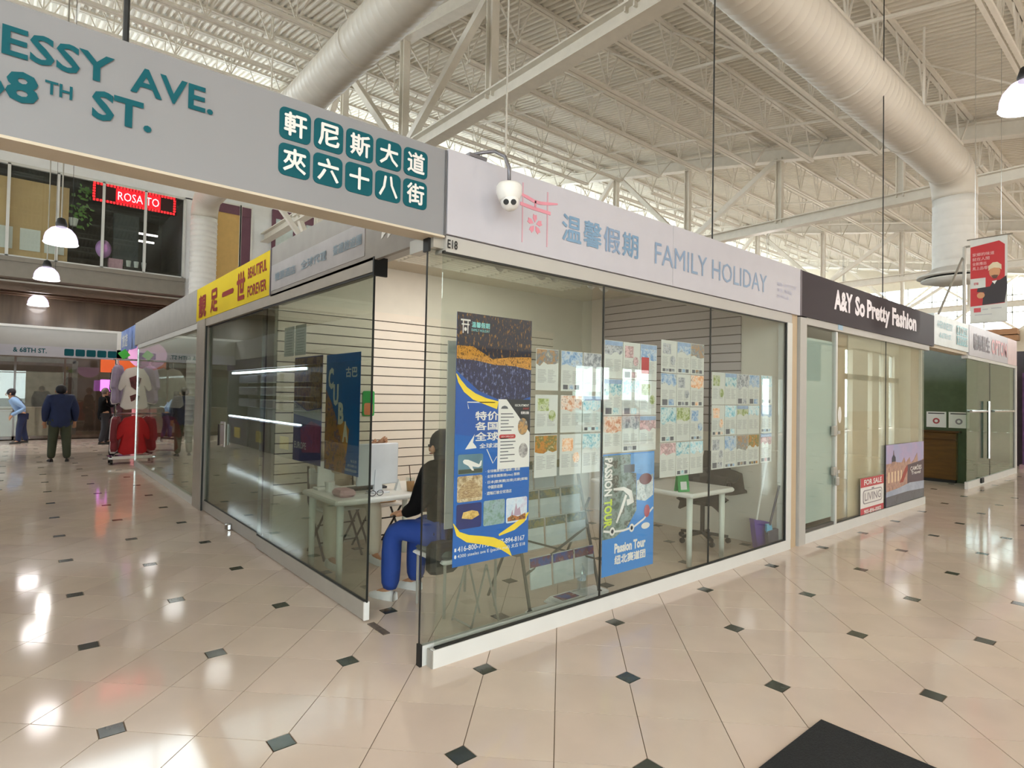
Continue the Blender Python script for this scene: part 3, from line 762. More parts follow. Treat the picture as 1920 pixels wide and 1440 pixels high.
text('lettering', 'OPTOM', pbr('pink_text', 'd69aa2', .4), fs, 13.45, 14.9, 2.63, 2.95, t, .03, .003)
# left-face signs
fs = FR((-.006, 0, 0), (0, -1, 0))
t = thing('shop_sign', 'yellow banner sign reading Beautiful Forever in dark red', 'sign', (0, 4.6, 2.5))
part('board', MB().box(-.006, .03, 3.06, 6.15, 2.52, 2.965), pbr('yellow_banner', 'd8bc04', .6, var=.06, scale=1.5, spec=.15), t)
part('edge', MB().box(-.008, .03, 3.035, 3.06, 2.515, 2.975), pbr('plum_edge', '5f5558', .5), t)
M_red = pbr('dark_red_paint', '8a1e10', .6, spec=.2)
for ch, a, b, lo, hi in (('靚', 6.02, 5.6, 2.55, 2.86), ('足', 5.38, 5.02, 2.56, 2.86), ('一', 4.82, 4.32, 2.70, 2.76), ('世', 4.2, 3.88, 2.58, 2.9)):
    text('character', ch, M_red, fs, -a, -b, lo, hi, t, .04, .003)
text('lettering', 'BEAUTIFUL', M_red, fs, -3.78, -3.15, 2.775, 2.895, t, .03, .003)
text('lettering', 'FOREVER', M_red, fs, -3.78, -3.15, 2.58, 2.70, t, .03, .003)
t = thing('shop_sign', 'faint white sign board with pale blue characters over the sliding doors', 'sign', (0, 2, 2.55))
part('board', MB().box(-.004, .03, 1.0, 3.02, 2.55, 2.80), pbr('faded_board', 'a8a3a3', .5, spec=.2), t)
for k, s in enumerate(('機票酒店', '全球代理', '簽證旅遊團')):
    text('characters', s, pbr('faded_blue', '7e929e', .5), fs, -2.9+.68*k, -2.9+.68*k+(.55 if k < 2 else .5), 2.63+.005*k, 2.71+.005*k, t, .01, .003)
struct('trim_13', MB().box(0, .03, .15, 3.035, 2.5, 2.98), pbr('soffit_grey', '96908a', .5, spec=.2))
mb = MB()
for k in range(9):
    a, z = random.uniform(.62, .78), random.uniform(2.60, 2.68); fs.poly(mb, [(-a, z), (-a+.03, z+.01), (-a+.045, z+.05), (-a+.01, z+.06)], -.004, -.002)
solo('torn_patch', mb, M_white, 'torn white paint patch near the corner of the side fascia', 'patch')
t = thing('shop_sign', 'blue banner with white tower print at the far end of the fascia', 'sign', (0, 12.9, 2.45))
part('board', MB().box(-.006, .03, 11.78, 14.0, 2.45, 2.95), photo('blue_banner', ['3f5fa8', '5a7cc0', '9fb4dc'], 3), t)
mb = MB(); fs.poly(mb, [(-12.25, 2.46), (-12.1, 2.46), (-12.16, 2.7), (-12.18, 2.85), (-12.2, 2.7)], 0, .003); part('tower_print', mb, pbr('tower_navy', '2a3460', .4), t)
text('characters', '旅遊', M_white, fs, -13.8, -12.9, 2.55, 2.85, t, .02, .003)
struct('trim_14', MB().box(-.008, .02, 6.15, 11.78, 2.5, 2.97), pbr('side_fascia', '9d9892', .5, spec=.2))
# far street sign across the aisle
t = thing('street_sign', 'far grey and white street sign spanning the aisle before the dark storefront', 'sign', (-1.5, 16, 2.4))
part('upper_panel', MB().box(-4, .12, 16, 16.2, 2.62, 3.06), M_greyfascia, t)
part('lower_band', MB().box(-4, .4, 15.98, 16.2, 2.36, 2.62), M_fascia, t)
part('end_post', MB().box(.12, .35, 15.98, 16.2, 2.36, 3.12), M_white, t)
part('top_trim', MB().box(-4, .35, 15.97, 16.2, 3.06, 3.12), M_white, t)
ff = FR((0, 15.98, 0), (1, 0, 0))
for i in range(5): part('teal_square', ff.rrect(MB(), -1.0+.23*i, -.8+.23*i, 2.4, 2.58, .03, 0, .004), M_teal, t)
text('lettering', '& 68TH ST.', M_teal, ff, -2.0, -1.35, 2.44, 2.56, t, .02)
# stub that carries the far end of the fascia
struct('trim_15', MB().box(.02, 3, 13.9, 14.05, 2.45, 2.97), M_greyfascia)

# ---------------------------------------------------------------- unit next door (plum sign)
struct('trim_16', MB().box(4.66, 4.82, -.003, .1, 0, 2.5).box(4.82, 9.3, 0, .1, 2.43, 2.51), M_head)
struct('baseboard_next', MB().box(4.82, 9.12, 0, .05, 0, .115), M_alu)
M_film = pbr('frosted_film', 'cfe0da', .35, var=.02)
d = thing('glass_door', 'white filmed glass door with locks beside the tan post', 'door', (5.24, .03, 0))
part('film', MB().box(4.86, 5.64, .05, .055, .2, 2.3), M_film, d)
part('pane', MB().box(4.84, 5.66, .02, .03, .12, 2.42), M_glass, d)
part('bottom_gap', MB().box(4.84, 5.62, .012, .05, .118, .15), pbr('dark_gap', '55504a', .6), d)
part('stile', MB().box(5.655, 5.70, .01, .06, .1, 2.42), M_alu, d)
for z, h in ((1.17, .12), (.70, .1)):
    lk = part('lock', MB().cham(5.56, 5.66, -.012, .03, z, z+h, .008), M_grayalu, d)
    part('latch', MB().box(5.65, 5.72, -.018, .0, z+.02, z+.06), M_chrome, lk)
part('padlock', MB().cham(5.60, 5.68, -.03, .0, .58, .68, .01).tube([(5.62, -.015, .68), (5.62, -.015, .73), (5.66, -.015, .73), (5.66, -.015, .68)], .007, 6), M_grayalu, d)
part('sticker', FR((0, .0, 0), (1, 0, 0)).disc(MB(), 5.74, 1.42, .05, .1, 0, .004), M_white, d)
part('unit_label', MB().box(5.68, 5.82, -.002, .0, 2.45, 2.51), pbr('blue_label', '8fb2cc', .4), d)
g = solo('glass_pane', MB().box(5.72, 9.1, .02, .03, .115, 2.43), M_glass, 'glass front of the closed unit covered with tan boards', 'glass pane')
part('bottom_gasket', MB().box(5.72, 9.1, .012, .04, .112, .122), M_gasket, g)
part('edge_seal', MB().box(7.37, 7.375, .012, .02, .115, 2.43), M_gasket, g)
M_card = [pbr('cardboard_a', 'd2bd9c', .6, var=.05, scale=2), pbr('cardboard_b', 'c4a988', .6, var=.05, scale=2), pbr('cardboard_c', 'd8cab2', .6, var=.05, scale=2)]
for k, (a, b, z0, z1, y, c, lab) in enumerate(((5.74, 6.28, .12, 2.43, .09, 1, 'narrow darker tan board next to the filmed door'), (6.2, 7.36, 1.45, 2.43, .075, 2, 'pale tan board in the upper middle of the closed front'), (6.2, 7.36, .12, 1.46, .07, 0, 'lower tan board behind the for sale sheet'), (7.38, 8.65, .98, 2.43, .075, 2, 'pale tan board above the church photo'), (8.63, 9.08, .12, 2.43, .085, 1, 'narrow tan board at the far end of the closed front'))):
    o = solo('tan_board', MB().box(a, b, y, y+.008, z0, z1), M_card[c], lab, 'board', 'boards covering the closed shop')
struct('wall_closed_unit', MB().box(4.66, 9.1, .6, .65, 0, 2.95).box(9.085, 9.12, .05, 3, 0, 2.53), M_shopwall)
t = thing('sale_sign', 'red and white for sale sheet low on the closed shop front', 'sign', (6.9, .03, .1))
fq = FR((0, .018, 0), (1, 0, 0))
part('sheet', fq.rect(MB(), 6.47, 7.3, .1, .59, 0, .003), M_white, t)
M_sred = pbr('sign_red', 'b8343c', .4)
part('red_band', fq.rect(MB(), 6.47, 7.3, .47, .59, .003, .005), M_sred, t); part('red_band', fq.rect(MB(), 6.47, 7.3, .1, .2, .003, .005), M_sred, t)
text('lettering', 'FOR SALE', M_white, fq, 6.58, 7.22, .495, .568, t, .03, .007); text('lettering', '905-896-0002', M_white, fq, 6.58, 7.2, .122, .178, t, .03, .007)
mb = MB()
for r0 in (0, .0):
    pass
M_sgrey = pbr('sign_grey', '8a8288', .4)
part('oval_border', fq.rrect(MB(), 6.55, 7.24, .25, .43, .05, .003, .005), M_sgrey, t); part('oval_field', fq.rrect(MB(), 6.57, 7.22, .262, .418, .045, .005, .006), M_white, t)
text('lettering', 'LIVING', M_sgrey, fq, 6.6, 7.19, .29, .395, t, .01, .008); part('cap_mark', fq.rect(MB(), 6.86, 6.94, .432, .452, .003, .005), M_sgrey, t)
# church photo poster
t = thing('travel_poster', 'photo poster of a sandstone church at dusk on the closed front', 'poster', (8.25, .03, .12))
part('sheet', fq.rect(MB(), 7.4, 9.08, .125, .985, 0, .003), photo('dusk_sky', ['8fa5c8', 'a99cc4', 'c2a6c0'], 1.2), t)
part('church', fq.poly(MB(), [(7.4, .3), (7.4, .72), (7.62, .72), (7.66, .77), (7.7, .9), (7.74, .77), (7.8, .73), (8.05, .71), (8.15, .78), (8.22, .70), (8.4, .77), (8.45, .68), (8.6, .72), (8.75, .82), (8.8, .66), (9.08, .72), (9.08, .3)], .003, .005), photo('sandstone', ['4a3c3c', '9a7468', 'c49a84', '6a4a44'], 12, (3, 1, 1)), t)
part('dome', fq.poly(MB(), [(7.62, .74), (7.63, .80), (7.69, .84), (7.7, .9), (7.71, .84), (7.77, .8), (7.78, .74)], .005, .007), pbr('dome_slate', '3c3844', .5), t)
part('red_stair', fq.poly(MB(), [(7.95, .42), (8.2, .62), (8.3, .66), (8.3, .58), (8.1, .42)], .005, .007), pbr('brick_red', '9c3f34', .5), t)
for i in range(5): part('lit_window', fq.rect(MB(), 7.48+.13*i, 7.53+.13*i, .45, .6, .005, .006), pbr('warm_print', 'e6cfae', .5), t)
part('snow_mist', fq.poly(MB(), [(7.4, .25), (7.4, .33), (7.9, .35), (8.4, .39), (9.08, .37), (9.08, .24), (8.3, .26)], .006, .008), photo('mist_print', ['8894ac', 'b4bccb'], 4), t)
part('dark_ground', fq.poly(MB(), [(7.4, .125), (7.4, .26), (8.3, .27), (9.08, .25), (9.08, .125)], .006, .009), photo('dark_print', ['2e2c34', '55525a', '3c4450'], 8), t)
part('wall_shade', fq.poly(MB(), [(8.3, .36), (8.3, .66), (9.08, .7), (9.08, .36)], .005, .0055), pbr('shade_print', '55434a', .5), t)
text('lettering', 'CAMÕES', M_white, fq, 8.42, 8.95, .56, .64, t, .02, .009); text('lettering', 'Travel', M_white, fq, 8.46, 8.9, .5, .55, t, .02, .009)

# ---------------------------------------------------------------- far right: side aisle, optometry unit, end store
M_dkgreen = pbr('dark_green_wall', '4c5a42', .25, var=.12); M_wood = pbr('brown_wood', '5a3d14', .35, var=.25, scale=3, stretch=(1, 1, 6))
struct('wall_optometry_side', MB().box(12.6, 12.7, .06, 6, 0, 2.9).box(11.7, 16, 6, 6.1, 0, 2.95), M_dkgreen)
t = thing('reception_desk', 'dark brown wood reception desk in the side opening', 'counter', (12.4, .9, 0))
part('body', MB().cham(12.45, 12.59, .35, 2.4, 0.06, 1.0, .01), M_wood, t)
part('top', MB().cham(12.42, 12.59, .3, 2.45, 1.0, 1.04, .008), pbr('dark_wood', '4a3010', .3), t)
part('plinth', MB().box(12.47, 12.59, .37, 2.38, 0, .06), M_black, t)
part('rail', MB().box(12.43, 12.45, .35, 2.4, .84, .88), pbr('dark_wood', '4a3010', .3), t)
for i, y in enumerate((.72, .34)):
    n = thing('notice', ('white notice with red stop symbol on the green wall', 'white notice with grey symbol on the green wall')[i], 'notice', (12.59, y, 1.12), 'notices on the green wall')
    fn = FR((12.595, 0, 0), (0, -1, 0))
    part('sheet', fn.rect(MB(), -y-.17, -y+.17, 1.10, 1.42, 0, .004), M_white, n)
    part('heading', fn.rect(MB(), -y-.14, -y+.14, 1.375, 1.395, .004, .006), M_black, n)
    part('symbol', fn.disc(MB(), -y, 1.23, .06, .06, .004, .006), pbr('sym_red', 'a8484a', .4) if i == 0 else M_sgrey, n)
    part('symbol_centre', fn.disc(MB(), -y, 1.23, .03, .03, .006, .008), M_white, n)
struct('trim_17', MB().box(9.3, 11.67, .02, .2, 2.5, 2.56), M_soffit)
struct('trim_18', MB().box(11.67, 16.05, 0, .1, 2.44, 2.53).box(15.9, 16.05, -.003, .1, 0, 2.5), M_alu)
struct('baseboard_optometry', MB().box(11.67, 15.9, 0, .05, 0, .13), M_alu)
for k, (a, b, lab) in enumerate(((11.68, 13.5, 'glass door of the optometry unit nearest the side opening'), (13.5, 15.85, 'glass front of the optometry unit at the far end'))):
    g = solo('glass_pane', MB().box(a, b, .02, .03, .13, 2.44), M_green, lab, 'glass pane', 'optometry unit panes')
    part('edge_seal', MB().box(b-.01, b, .016, .034, .13, 2.44), M_gasket, g)
    part('crossbar', MB().tube([(a+.12, -.02, 1.45), (b-.25, -.02, 1.45)], .025, 8), M_chrome, g)
    if k == 0:
        part('pull_bar', MB().tube([(b-.4, -.04, .5), (b-.4, -.04, 1.65)], .03, 8), M_chrome, g)
        part('floor_bolt', MB().cham(a+.9, a+1.1, -.03, 0, .04, .14, .01), M_black, g)
struct('wall_optometry_inside', MB().box(12.7, 15.9, 1.6, 1.65, 0, 2.9), pbr('optometry_grey', '6a736c', .4, var=.15))
t = thing('office_chair', 'pale backed office chair inside the optometry unit', 'chair', (13.3, .6, 0))
part('backrest', MB().prism([(13.15, .3, .8), (13.45, .3, .8), (13.4, .3, 1.05), (13.1, .3, 1.08)], (0, .04, 0)), M_white, t)
part('seat', MB().cham(13.1, 13.5, .3, .7, .45, .52, .02), M_black, t)
part('stem', MB().tube([(13.3, .5, .06), (13.3, .5, .45)], .025), M_chrome, t)
part('base', MB().bar((13.05, .5, .05), (13.55, .5, .05), .04).bar((13.3, .25, .05), (13.3, .75, .05), .04), M_black, t)
struct('wall_end_store', MB().box(18.2, 24, .1, .2, 0, 3).box(18.2, 18.3, .1, 5, 0, 3), pbr('end_store_dark', '3a3036', .4, var=.2))
struct('trim_19', MB().box(18.1, 24, -.02, .1, 2.5, 3.05), pbr('end_store_band', 'b7a6a6', .4))
t = thing('display_column', 'patterned purple display column at the far end store', 'column', (17.5, .0, 0))
part('shaft', MB().box(17.35, 17.6, -.1, .1, .1, 2.4), pbr('purple', '5a3a66', .4, var=.3, scale=8), t)
part('base', MB().box(17.3, 17.65, -.15, .15, 0, .1), pbr('mauve_base', 'a88890', .5), t)
for i in range(8): part('box', MB().cham(17.36, 17.58, -.13, -.1, .25+.26*i, .42+.26*i, .008), photo('purple_goods', ['3a2430', 'b08aa0', '8a4a60', 'd8c0cc'], 14), t)
solo('brown_cabinet', MB().box(41.3, 41.98, 4.0, 5.6, 5.3, 5.6).box(41.3, 41.98, 4.0, 5.6, 5.65, 5.98), pbr('brown_panel', '9a6f4c', .5), 'brown panelled box on the far end wall under the windows', 'panel')

# ---------------------------------------------------------------- ducts
M_duct = pbr('duct_paint', 'd3ccc0', .5, var=.03, scale=2); M_cduct = pbr('white_duct_paint', 'e4e2dc', .5, var=.03)
def ribbed(mb, p, q, r, step=.16, n=28, d=.004):
    p, q = Vector(p), Vector(q); L = (q-p).length; k = int(L/step); pts, rs = [], []
    for i in range(k):
        for f, e in ((0, 0), (.8, 0), (.86, d), (.94, d)):
            pts.append(p+(q-p)*((i+f)/k)); rs.append(r+e)
    pts.append(q); rs.append(r)
    return mb.tube(pts, rs, n)
def elbow(mb, c, a, b, R, r, n=24, k=7):
    """bend from direction a to direction b around corner point c"""
    c, a, b = Vector(c), Vector(a), Vector(b); pts = []
    o = c-a*R+b*R
    for i in range(k+1):
        t = math.pi/2*i/k; pts.append(o-b*R*math.cos(t)+a*R*math.sin(t))
    return mb.tube(pts, r, n)
t = thing('air_duct', 'round cream air duct over the corner shop dropping down past the upper shop windows', 'duct', (2.4, 17.2, 0))
part('spiral_run', ribbed(MB(), (2.4, -9, 7.5), (2.4, 16.65, 7.5), .37), M_duct, t, True)
part('elbow', elbow(MB(), (2.4, 17.2, 7.5), (0, 1, 0), (0, 0, -1), .55, .375), M_duct, t, True)
part('drop', ribbed(MB(), (2.4, 17.2, 6.95), (2.4, 17.2, 0), .37, d=.012), M_cduct, t, True)
for y in (-3.5, -.2, 3.2, 6.4, 9.7, 13): part('seam', MB().tube([(2.4, y-.03, 7.5), (2.4, y+.03, 7.5)], .388, 28), M_duct, t, True)
for y in (1, 6, 11): part('hanger', MB().bar((2.4, y, 7.8), (2.4, y, zd(y)), .03), M_steel, t)
t = thing('air_duct', 'round cream air duct turning down into a column above the plum signed shop', 'duct', (12.4, .376, 4.1))
part('spiral_run', ribbed(MB(), (-13, .376, 6.22), (11.85, .376, 6.22), .37), M_duct, t, True)
part('elbow', elbow(MB(), (12.4, .376, 6.22), (1, 0, 0), (0, 0, -1), .5, .378), M_duct, t, True)
part('drop', ribbed(MB(), (12.4, .376, 5.7), (12.4, .376, 4.25), .37), M_cduct, t, True)
for x in (-4, 2, 6.9, 9.6, 11.7): part('seam', MB().tube([(x-.025, .376, 6.22), (x+.025, .376, 6.22)], .386, 28), M_duct, t, True)
part('diffuser', MB().lathe([(.37, 4.3), (.46, 4.2), (.62, 4.16), (.63, 4.12), (.5, 4.12)], (12.4, .376, 0), 28), M_cduct, t, True)
part('diffuser_slot', MB().lathe([(.5, 4.13), (.5, 4.06), (.44, 4.04)], (12.4, .376, 0), 28), M_black, t, True)
part('lower_cone', MB().lathe([(.55, 4.08), (.56, 4.05), (.3, 3.98), (.05, 3.97)], (12.4, .376, 0), 28), M_cduct, t, True)
for x in (1, 6, 10.4): part('hanger', MB().bar((x, .376, 6.55), (x, .376, zd(.376)), .03), M_steel, t)
# conduits and suspension rods
solo('conduit', MB().tube([(-13, 17.75, 4.42), (3.9, 17.75, 4.42)], .025, 6), M_grayalu, 'thin grey conduit running below the mezzanine edge', 'conduit')
for k, (x, y) in enumerate(((3.04, .1), (.545, .1), (-1.55, .1), (7.5, .1))):
    solo('hanger_rod', MB().tube([(x, y, 2.99), (x, y, zd(y)-.05)], .007 if k != 2 else .012, 6), M_black if k != 1 else M_grayalu, ('dark hanger rod rising from the Family Holiday fascia', 'thin grey hanger rod rising from near the security camera', 'dark double hanger rod rising from the grey Hennessy beam', 'dark hanger rod rising from the plum fascia')[k], 'rod')

# ---------------------------------------------------------------- pendant lamps
M_bulb = pbr('bulb', 'ffffff', .3, emit=5)
M_shade = pbr('lamp_shade_glow', 'd9cdf0', .3, emit=2.0)
def translucent(mt, f):
    n = mt.node_tree.nodes; l = mt.node_tree.links; tr = n.new('ShaderNodeBsdfTransparent'); mx = n.new('ShaderNodeMixShader'); mx.inputs[0].default_value = f
    l.new(n['Principled BSDF'].outputs[0], mx.inputs[1]); l.new(tr.outputs[0], mx.inputs[2]); l.new(mx.outputs[0], n['Material Output'].inputs[0])
translucent(M_shade, .75)        # prismatic acrylic dome lets light out upwards; M_bulb = pbr('bulb', 'ffffff', .3, emit=5)
def pendant(x, y, z, label, top, watts=HIGHBAY):
    t = thing('pendant_lamp', label, 'lamp', (x, y, z), 'high bay pendant lamps')
    part('shade', MB().lathe([(.245, 0), (.25, .02), (.243, .1), (.215, .18), (.15, .26), (.07, .3)], (x, y, z), 20, caps=False), M_shade, t, True)
    part('rim', MB().lathe([(.247, -.015), (.262, 0), (.247, .015)], (x, y, z), 20, caps=False), pbr('rim_glow', 'ffffff', .3, emit=2), t, True)
    part('bulb', MB().ball((x, y, z+.2), .05, 8, 6), M_bulb, t, True)
    part('socket', MB().lathe([(.075, .29), (.09, .34), (.06, .44), (.02, .46)], (x, y, z), 12), M_black, t, True)
    part('cord', MB().tube([(x, y, z+.45), (x, y, top)], .012, 5), M_grayalu, t)
    part('cable', MB().tube([(x+.16, y, z+.25), (x+.1, y, top)], .005, 4), M_black, t)
    lamp('lamp_light', 'POINT', (x, y, z+.1), watts, .24, (1, .95, .9))
for k, (x, y) in enumerate(((-1.36, 10.3), (-1.43, 14.9))):
    pendant(x, y, 4.15, ('white dome pendant hanging nearest over the left aisle', 'white dome pendant hanging farther down the left aisle')[k], zd(y)-.9, 22)
pendant(-1.5, 19.3, 4.0, 'white dome pendant hanging lowest at the end of the left aisle', 4.55, 22)
pendant(6.74, -1.57, 4.95, 'white dome pendant cut off by the right picture edge above the walkway', zd(-1.6)-.9, 50)
n_ = 0
for x, y in ((-6, -6), (1, -7), (8, -7.2), (15, -6), (22, -4), (30, -3), (-8, 5), (20, 8), (30, 9)):
    n_ += 1; pendant(x, y, 4.95, 'white dome pendant outside the picture, %s of the hall grid' % ('first', 'second', 'third', 'fourth', 'fifth', 'sixth', 'seventh', 'eighth', 'ninth')[n_-1], zd(y)-.9)

# ---------------------------------------------------------------- security camera on the fascia
t = thing('security_camera', 'white twin lens dome camera hanging from a gooseneck over the fascia', 'camera', (.36, -.16, 2.65))
part('gooseneck', MB().tube([(.2, .02, 3.03), (.26, -.02, 3.05), (.31, -.08, 3.055), (.35, -.13, 3.02), (.365, -.155, 2.95), (.365, -.16, 2.84)], .011, 8), pbr('gooseneck_grey', '77757a', .35, .5), t, True)
part('mount_clip', MB().box(.17, .3, -.02, .03, 3.01, 3.03), pbr('gooseneck_grey', '77757a', .35, .5), t)
part('housing', MB().lathe([(.035, 2.85), (.068, 2.845), (.078, 2.83), (.078, 2.79), (.066, 2.755), (.06, 2.74)], (.365, -.16, 0), 20), M_white, t, True)
part('eyeball', MB().ball((.362, -.172, 2.735), .056, 16, 10), M_white, t, True)
dv = (CAM-Vector((.362, -.172, 2.735))).normalized(); rv = dv.cross(Vector((0, 0, 1))).normalized()
for s in (-1, 1):
    c = Vector((.362, -.172, 2.735))+dv*.047+rv*.022*s
    part('lens', MB().tube([c, c+dv*.009], .017, 12), M_black, t)
pv = Vector((.362, -.172, 2.735))
part('brow', MB().tube([pv+.057*(math.cos(a)*rv+math.sin(a)*Vector((0, 0, 1)))+dv*.012 for a in [math.radians(25+13*i) for i in range(11)]], .004, 5), M_black, t)

# ---------------------------------------------------------------- posters and flyers on the front glass
ff = FR((0, .024, 0), (1, 0, 0))          # inside of the glass, facing out
INKS = {'teal sea': ['2f7f9a', '7fb6c4', 'd8e4e0', '4f7f8a'], 'brown castle': ['7a5a40', 'b08a60', '6f7f8a', 'd0c0a0'], 'blue sky': ['3f6fb0', '86a8cc', 'c8d4dc', '5a5a50'], 'autumn forest': ['8a5a28', 'c08030', '5a6a34', 'd8b890'], 'red rock': ['a85a40', 'd09a7a', 'e8dcd0', '7a4a3a'], 'green hill': ['4f6f3a', '8a9a50', 'c8d0b0', '3a4a3a'], 'grey city': ['50565e', '8a9098', 'c8ccd0', '6a6058'], 'pink blossom': ['c89aa0', 'e0c0c4', '9a7a7a', 'f0e4e4'], 'orange temple': ['d07a4a', 'e8b080', 'f0e0d0', '905030'], 'cyan coast': ['58b0cc', 'a8d8e4', 'e8f0f0', '4a88a0']}
M_paper = pbr('flyer_paper', 'e6e6e4', .4, var=.02); M_print = pbr('grey_print', 'a9a9ac', .5); M_dprint = pbr('dark_print_block', '5e6068', .5)
def flyer(u0, u1, v0, v1, ink, label, seed, tilt=0, hero=True, n0=0):
    rr = random.Random(seed); f = FR((0, .024+n0, 0), (1, 0, 0)); w, h = u1-u0, v1-v0
    t = solo('travel_flyer', f.rect(MB(), u0, u1, v0, v1, 0, .0015), M_paper, label, 'flyer', 'travel flyers taped to the front glass')
    pm = photo('photo_'+ink.replace(' ', '_'), INKS[ink], 28)
    if hero:
        zb = v1-h*rr.uniform(.34, .46); pts = [(u0+.004, v1-.004), (u0+.004, zb)]
        k = rr.randint(3, 5)
        pts += [(u0+w*(i+1)/(k+1), zb+h*rr.uniform(-.07, .07)) for i in range(k)]
        pts += [(u1-.004, zb+h*rr.uniform(-.03, .06)), (u1-.004, v1-.004)]
        part('photo', f.poly(MB(), pts, .0015, .0025), pm, t)
        if rr.random() < .4: part('sky', f.rect(MB(), u0+.004, u1-.004, v1-h*.13, v1-.004, .0025, .003), pbr('print_sky', '8fa8c8', .5, var=.2, scale=20), t)
    else:
        part('photo', f.rect(MB(), u0+w*.1, u0+w*.6, v1-h*.42, v1-h*.1, .0015, .0025), pm, t)
        part('photo', f.disc(MB(), u1-w*.25, v0+h*rr.uniform(.3, .5), w*.16, w*.18, .0015, .0025, 12), pm, t)
    mb = MB(); z = v1-h*.5
    while z > v0+h*.2:
        a = u0+w*.08
        f.rect(mb, a, a+w*rr.uniform(.25, .4), z-h*.012, z, .0015, .002); f.rect(mb, u0+w*.53, u0+w*.53+w*rr.uniform(.2, .38), z-h*.012, z, .0015, .002); z -= h*.033
    tag(part('print_lines', mb, M_print, t), kind='stuff')
    if rr.random() < .45:
        q = rr.randint(2, 4); s = w*.8/q
        for i in range(q): part('thumbnail', f.rect(MB(), u0+w*.1+s*i, u0+w*.1+s*i+s*.8, v0+h*.04, v0+h*.04+s*.55, .0015, .0025), pm if i % 2 else M_dprint, t)
    return t
ordn = ['first', 'second', 'third', 'fourth', 'fifth']
def block(us, vs, inks, where, hero=(0, 1, 2, 3), seed=0):
    k = 0
    for r, (v0, v1) in enumerate(vs):
        for c, (u0, u1) in enumerate(us):
            flyer(u0, u1, v0, v1, inks[k % len(inks)], 'flyer with %s photo, %s row, %s column, %s' % (inks[k % len(inks)], ordn[r], ordn[c], where), seed+k, hero=(k*7+seed) % 4 != 0)
            k += 1
block([(.775, .985), (1.012, 1.228), (1.237, 1.43)], [(1.615, 1.895), (1.325, 1.585), (1.03, 1.312)], ['brown castle', 'blue sky', 'grey city', 'green hill', 'red rock', 'cyan coast', 'autumn forest', 'orange temple', 'teal sea'], 'beside the tall blue poster', seed=3)
block([(1.462, 1.675), (1.68, 1.885), (1.89, 2.105)], [(1.72, 2.005), (1.44, 1.715), (1.16, 1.435)], ['grey city', 'pink blossom', 'blue sky', 'teal sea', 'cyan coast', 'green hill', 'red rock', 'grey city', 'pink blossom'], 'above the small tour poster', seed=21)
part('red_square', ff.rect(MB(), 1.905, 2.0, 1.77, 1.90, .003, .004), M_sred, [o for o in COL.objects if o.get('label', '').startswith('flyer with pink blossom photo, first row, second')][0])
block([(2.165, 2.385), (2.39, 2.59), (2.595, 2.80)], [(1.79, 2.06), (1.51, 1.785), (1.215, 1.505), (.925, 1.21)], ['grey city', 'blue sky', 'brown castle', 'blue sky', 'grey city', 'orange temple', 'teal sea', 'green hill', 'blue sky', 'pink blossom', 'teal sea', 'cyan coast'], 'middle pane by the narrow gap', seed=40)
block([(2.935, 3.155), (3.16, 3.37), (3.375, 3.59), (3.595, 3.81)], [(1.53, 1.825), (1.245, 1.525), (.94, 1.24)], ['green hill', 'teal sea', 'grey city', 'blue sky', 'orange temple', 'cyan coast', 'green hill', 'cyan coast', 'grey city', 'blue sky', 'brown castle', 'autumn forest'], 'pane by the tan post', seed=60)
for i, (v0, v1) in enumerate(((1.54, 1.83), (1.25, 1.535), (.95, 1.245))):
    flyer(3.84, 4.07, v0, v1, ('cyan coast', 'blue sky', 'pink blossom')[i], 'flyer with %s photo, %s in the outermost column by the tan post' % (('cyan coast', 'blue sky', 'pink blossom')[i], ordn[i]), 80+i)

# tall blue poster
t = thing('tall_poster', 'tall blue travel poster with night city photo taped to the corner pane', 'poster', (.43, .03, .55))
fp = FR((0, .018, 0), (1, 0, 0)); A, B = .13, .727
M_pblue = pbr('poster_blue', '2156a8', .3, var=.05, scale=2); M_pb2 = pbr('poster_blue_deep', '0f61b4', .3, var=.04); M_yel = pbr('poster_yellow', 'f2d23a', .35, var=.05)
part('sheet', fp.rect(MB(), A, B, .55, 2.07, -.003, 0), M_pblue, t)
part('lower_field', fp.poly(MB(), [(A, .55), (B, .55), (B, 1.25), (A, 1.34)], 0, .0006), M_pb2, t)
part('night_city', fp.poly(MB(), [(A, 1.80), (A, 2.07), (B, 2.07), (B, 1.75), (.6, 1.77), (.45, 1.78), (.3, 1.80)], .0006, .0012), photo('night_city', ['101a3c', '1c2444', '2c2a30', '16203e', '4a3826', 'b8843e', '1a2442'], 60, (1, 1, .4), detail=9), t)
part('city_glow', fp.poly(MB(), [(A, 1.79), (A, 1.87), (.25, 1.87), (.4, 1.80), (.55, 1.82), (B, 1.83), (B, 1.745), (.58, 1.765), (.42, 1.765), (.28, 1.785)], .0012, .0016), photo('city_glow', ['2a2018', '7a4e1c', 'd89a3c', '5a3c1c', '2a2420'], 60, (1, 1, .6)), t)
part('harbour', fp.poly(MB(), [(A, 1.795), (.3, 1.785), (.45, 1.77), (.6, 1.77), (B, 1.75), (B, 1.57), (.62, 1.54), (.45, 1.55), (.3, 1.60), (A, 1.72)], .0006, .0012), photo('harbour_night', ['1c2656', '262c5c', '2c2c40', '202a58', '7a86b0', '20284c'], 55, (1, 1, .5)), t)
mb = MB(); fp.ribbon(mb, [(A, 1.70), (.155, 1.655), (.20, 1.605), (.265, 1.565), (.351, 1.537), (.45, 1.512)], [.004, .025, .036, .042, .04, .05], .0012, .002); part('yellow_swoosh', mb, M_yel, t)
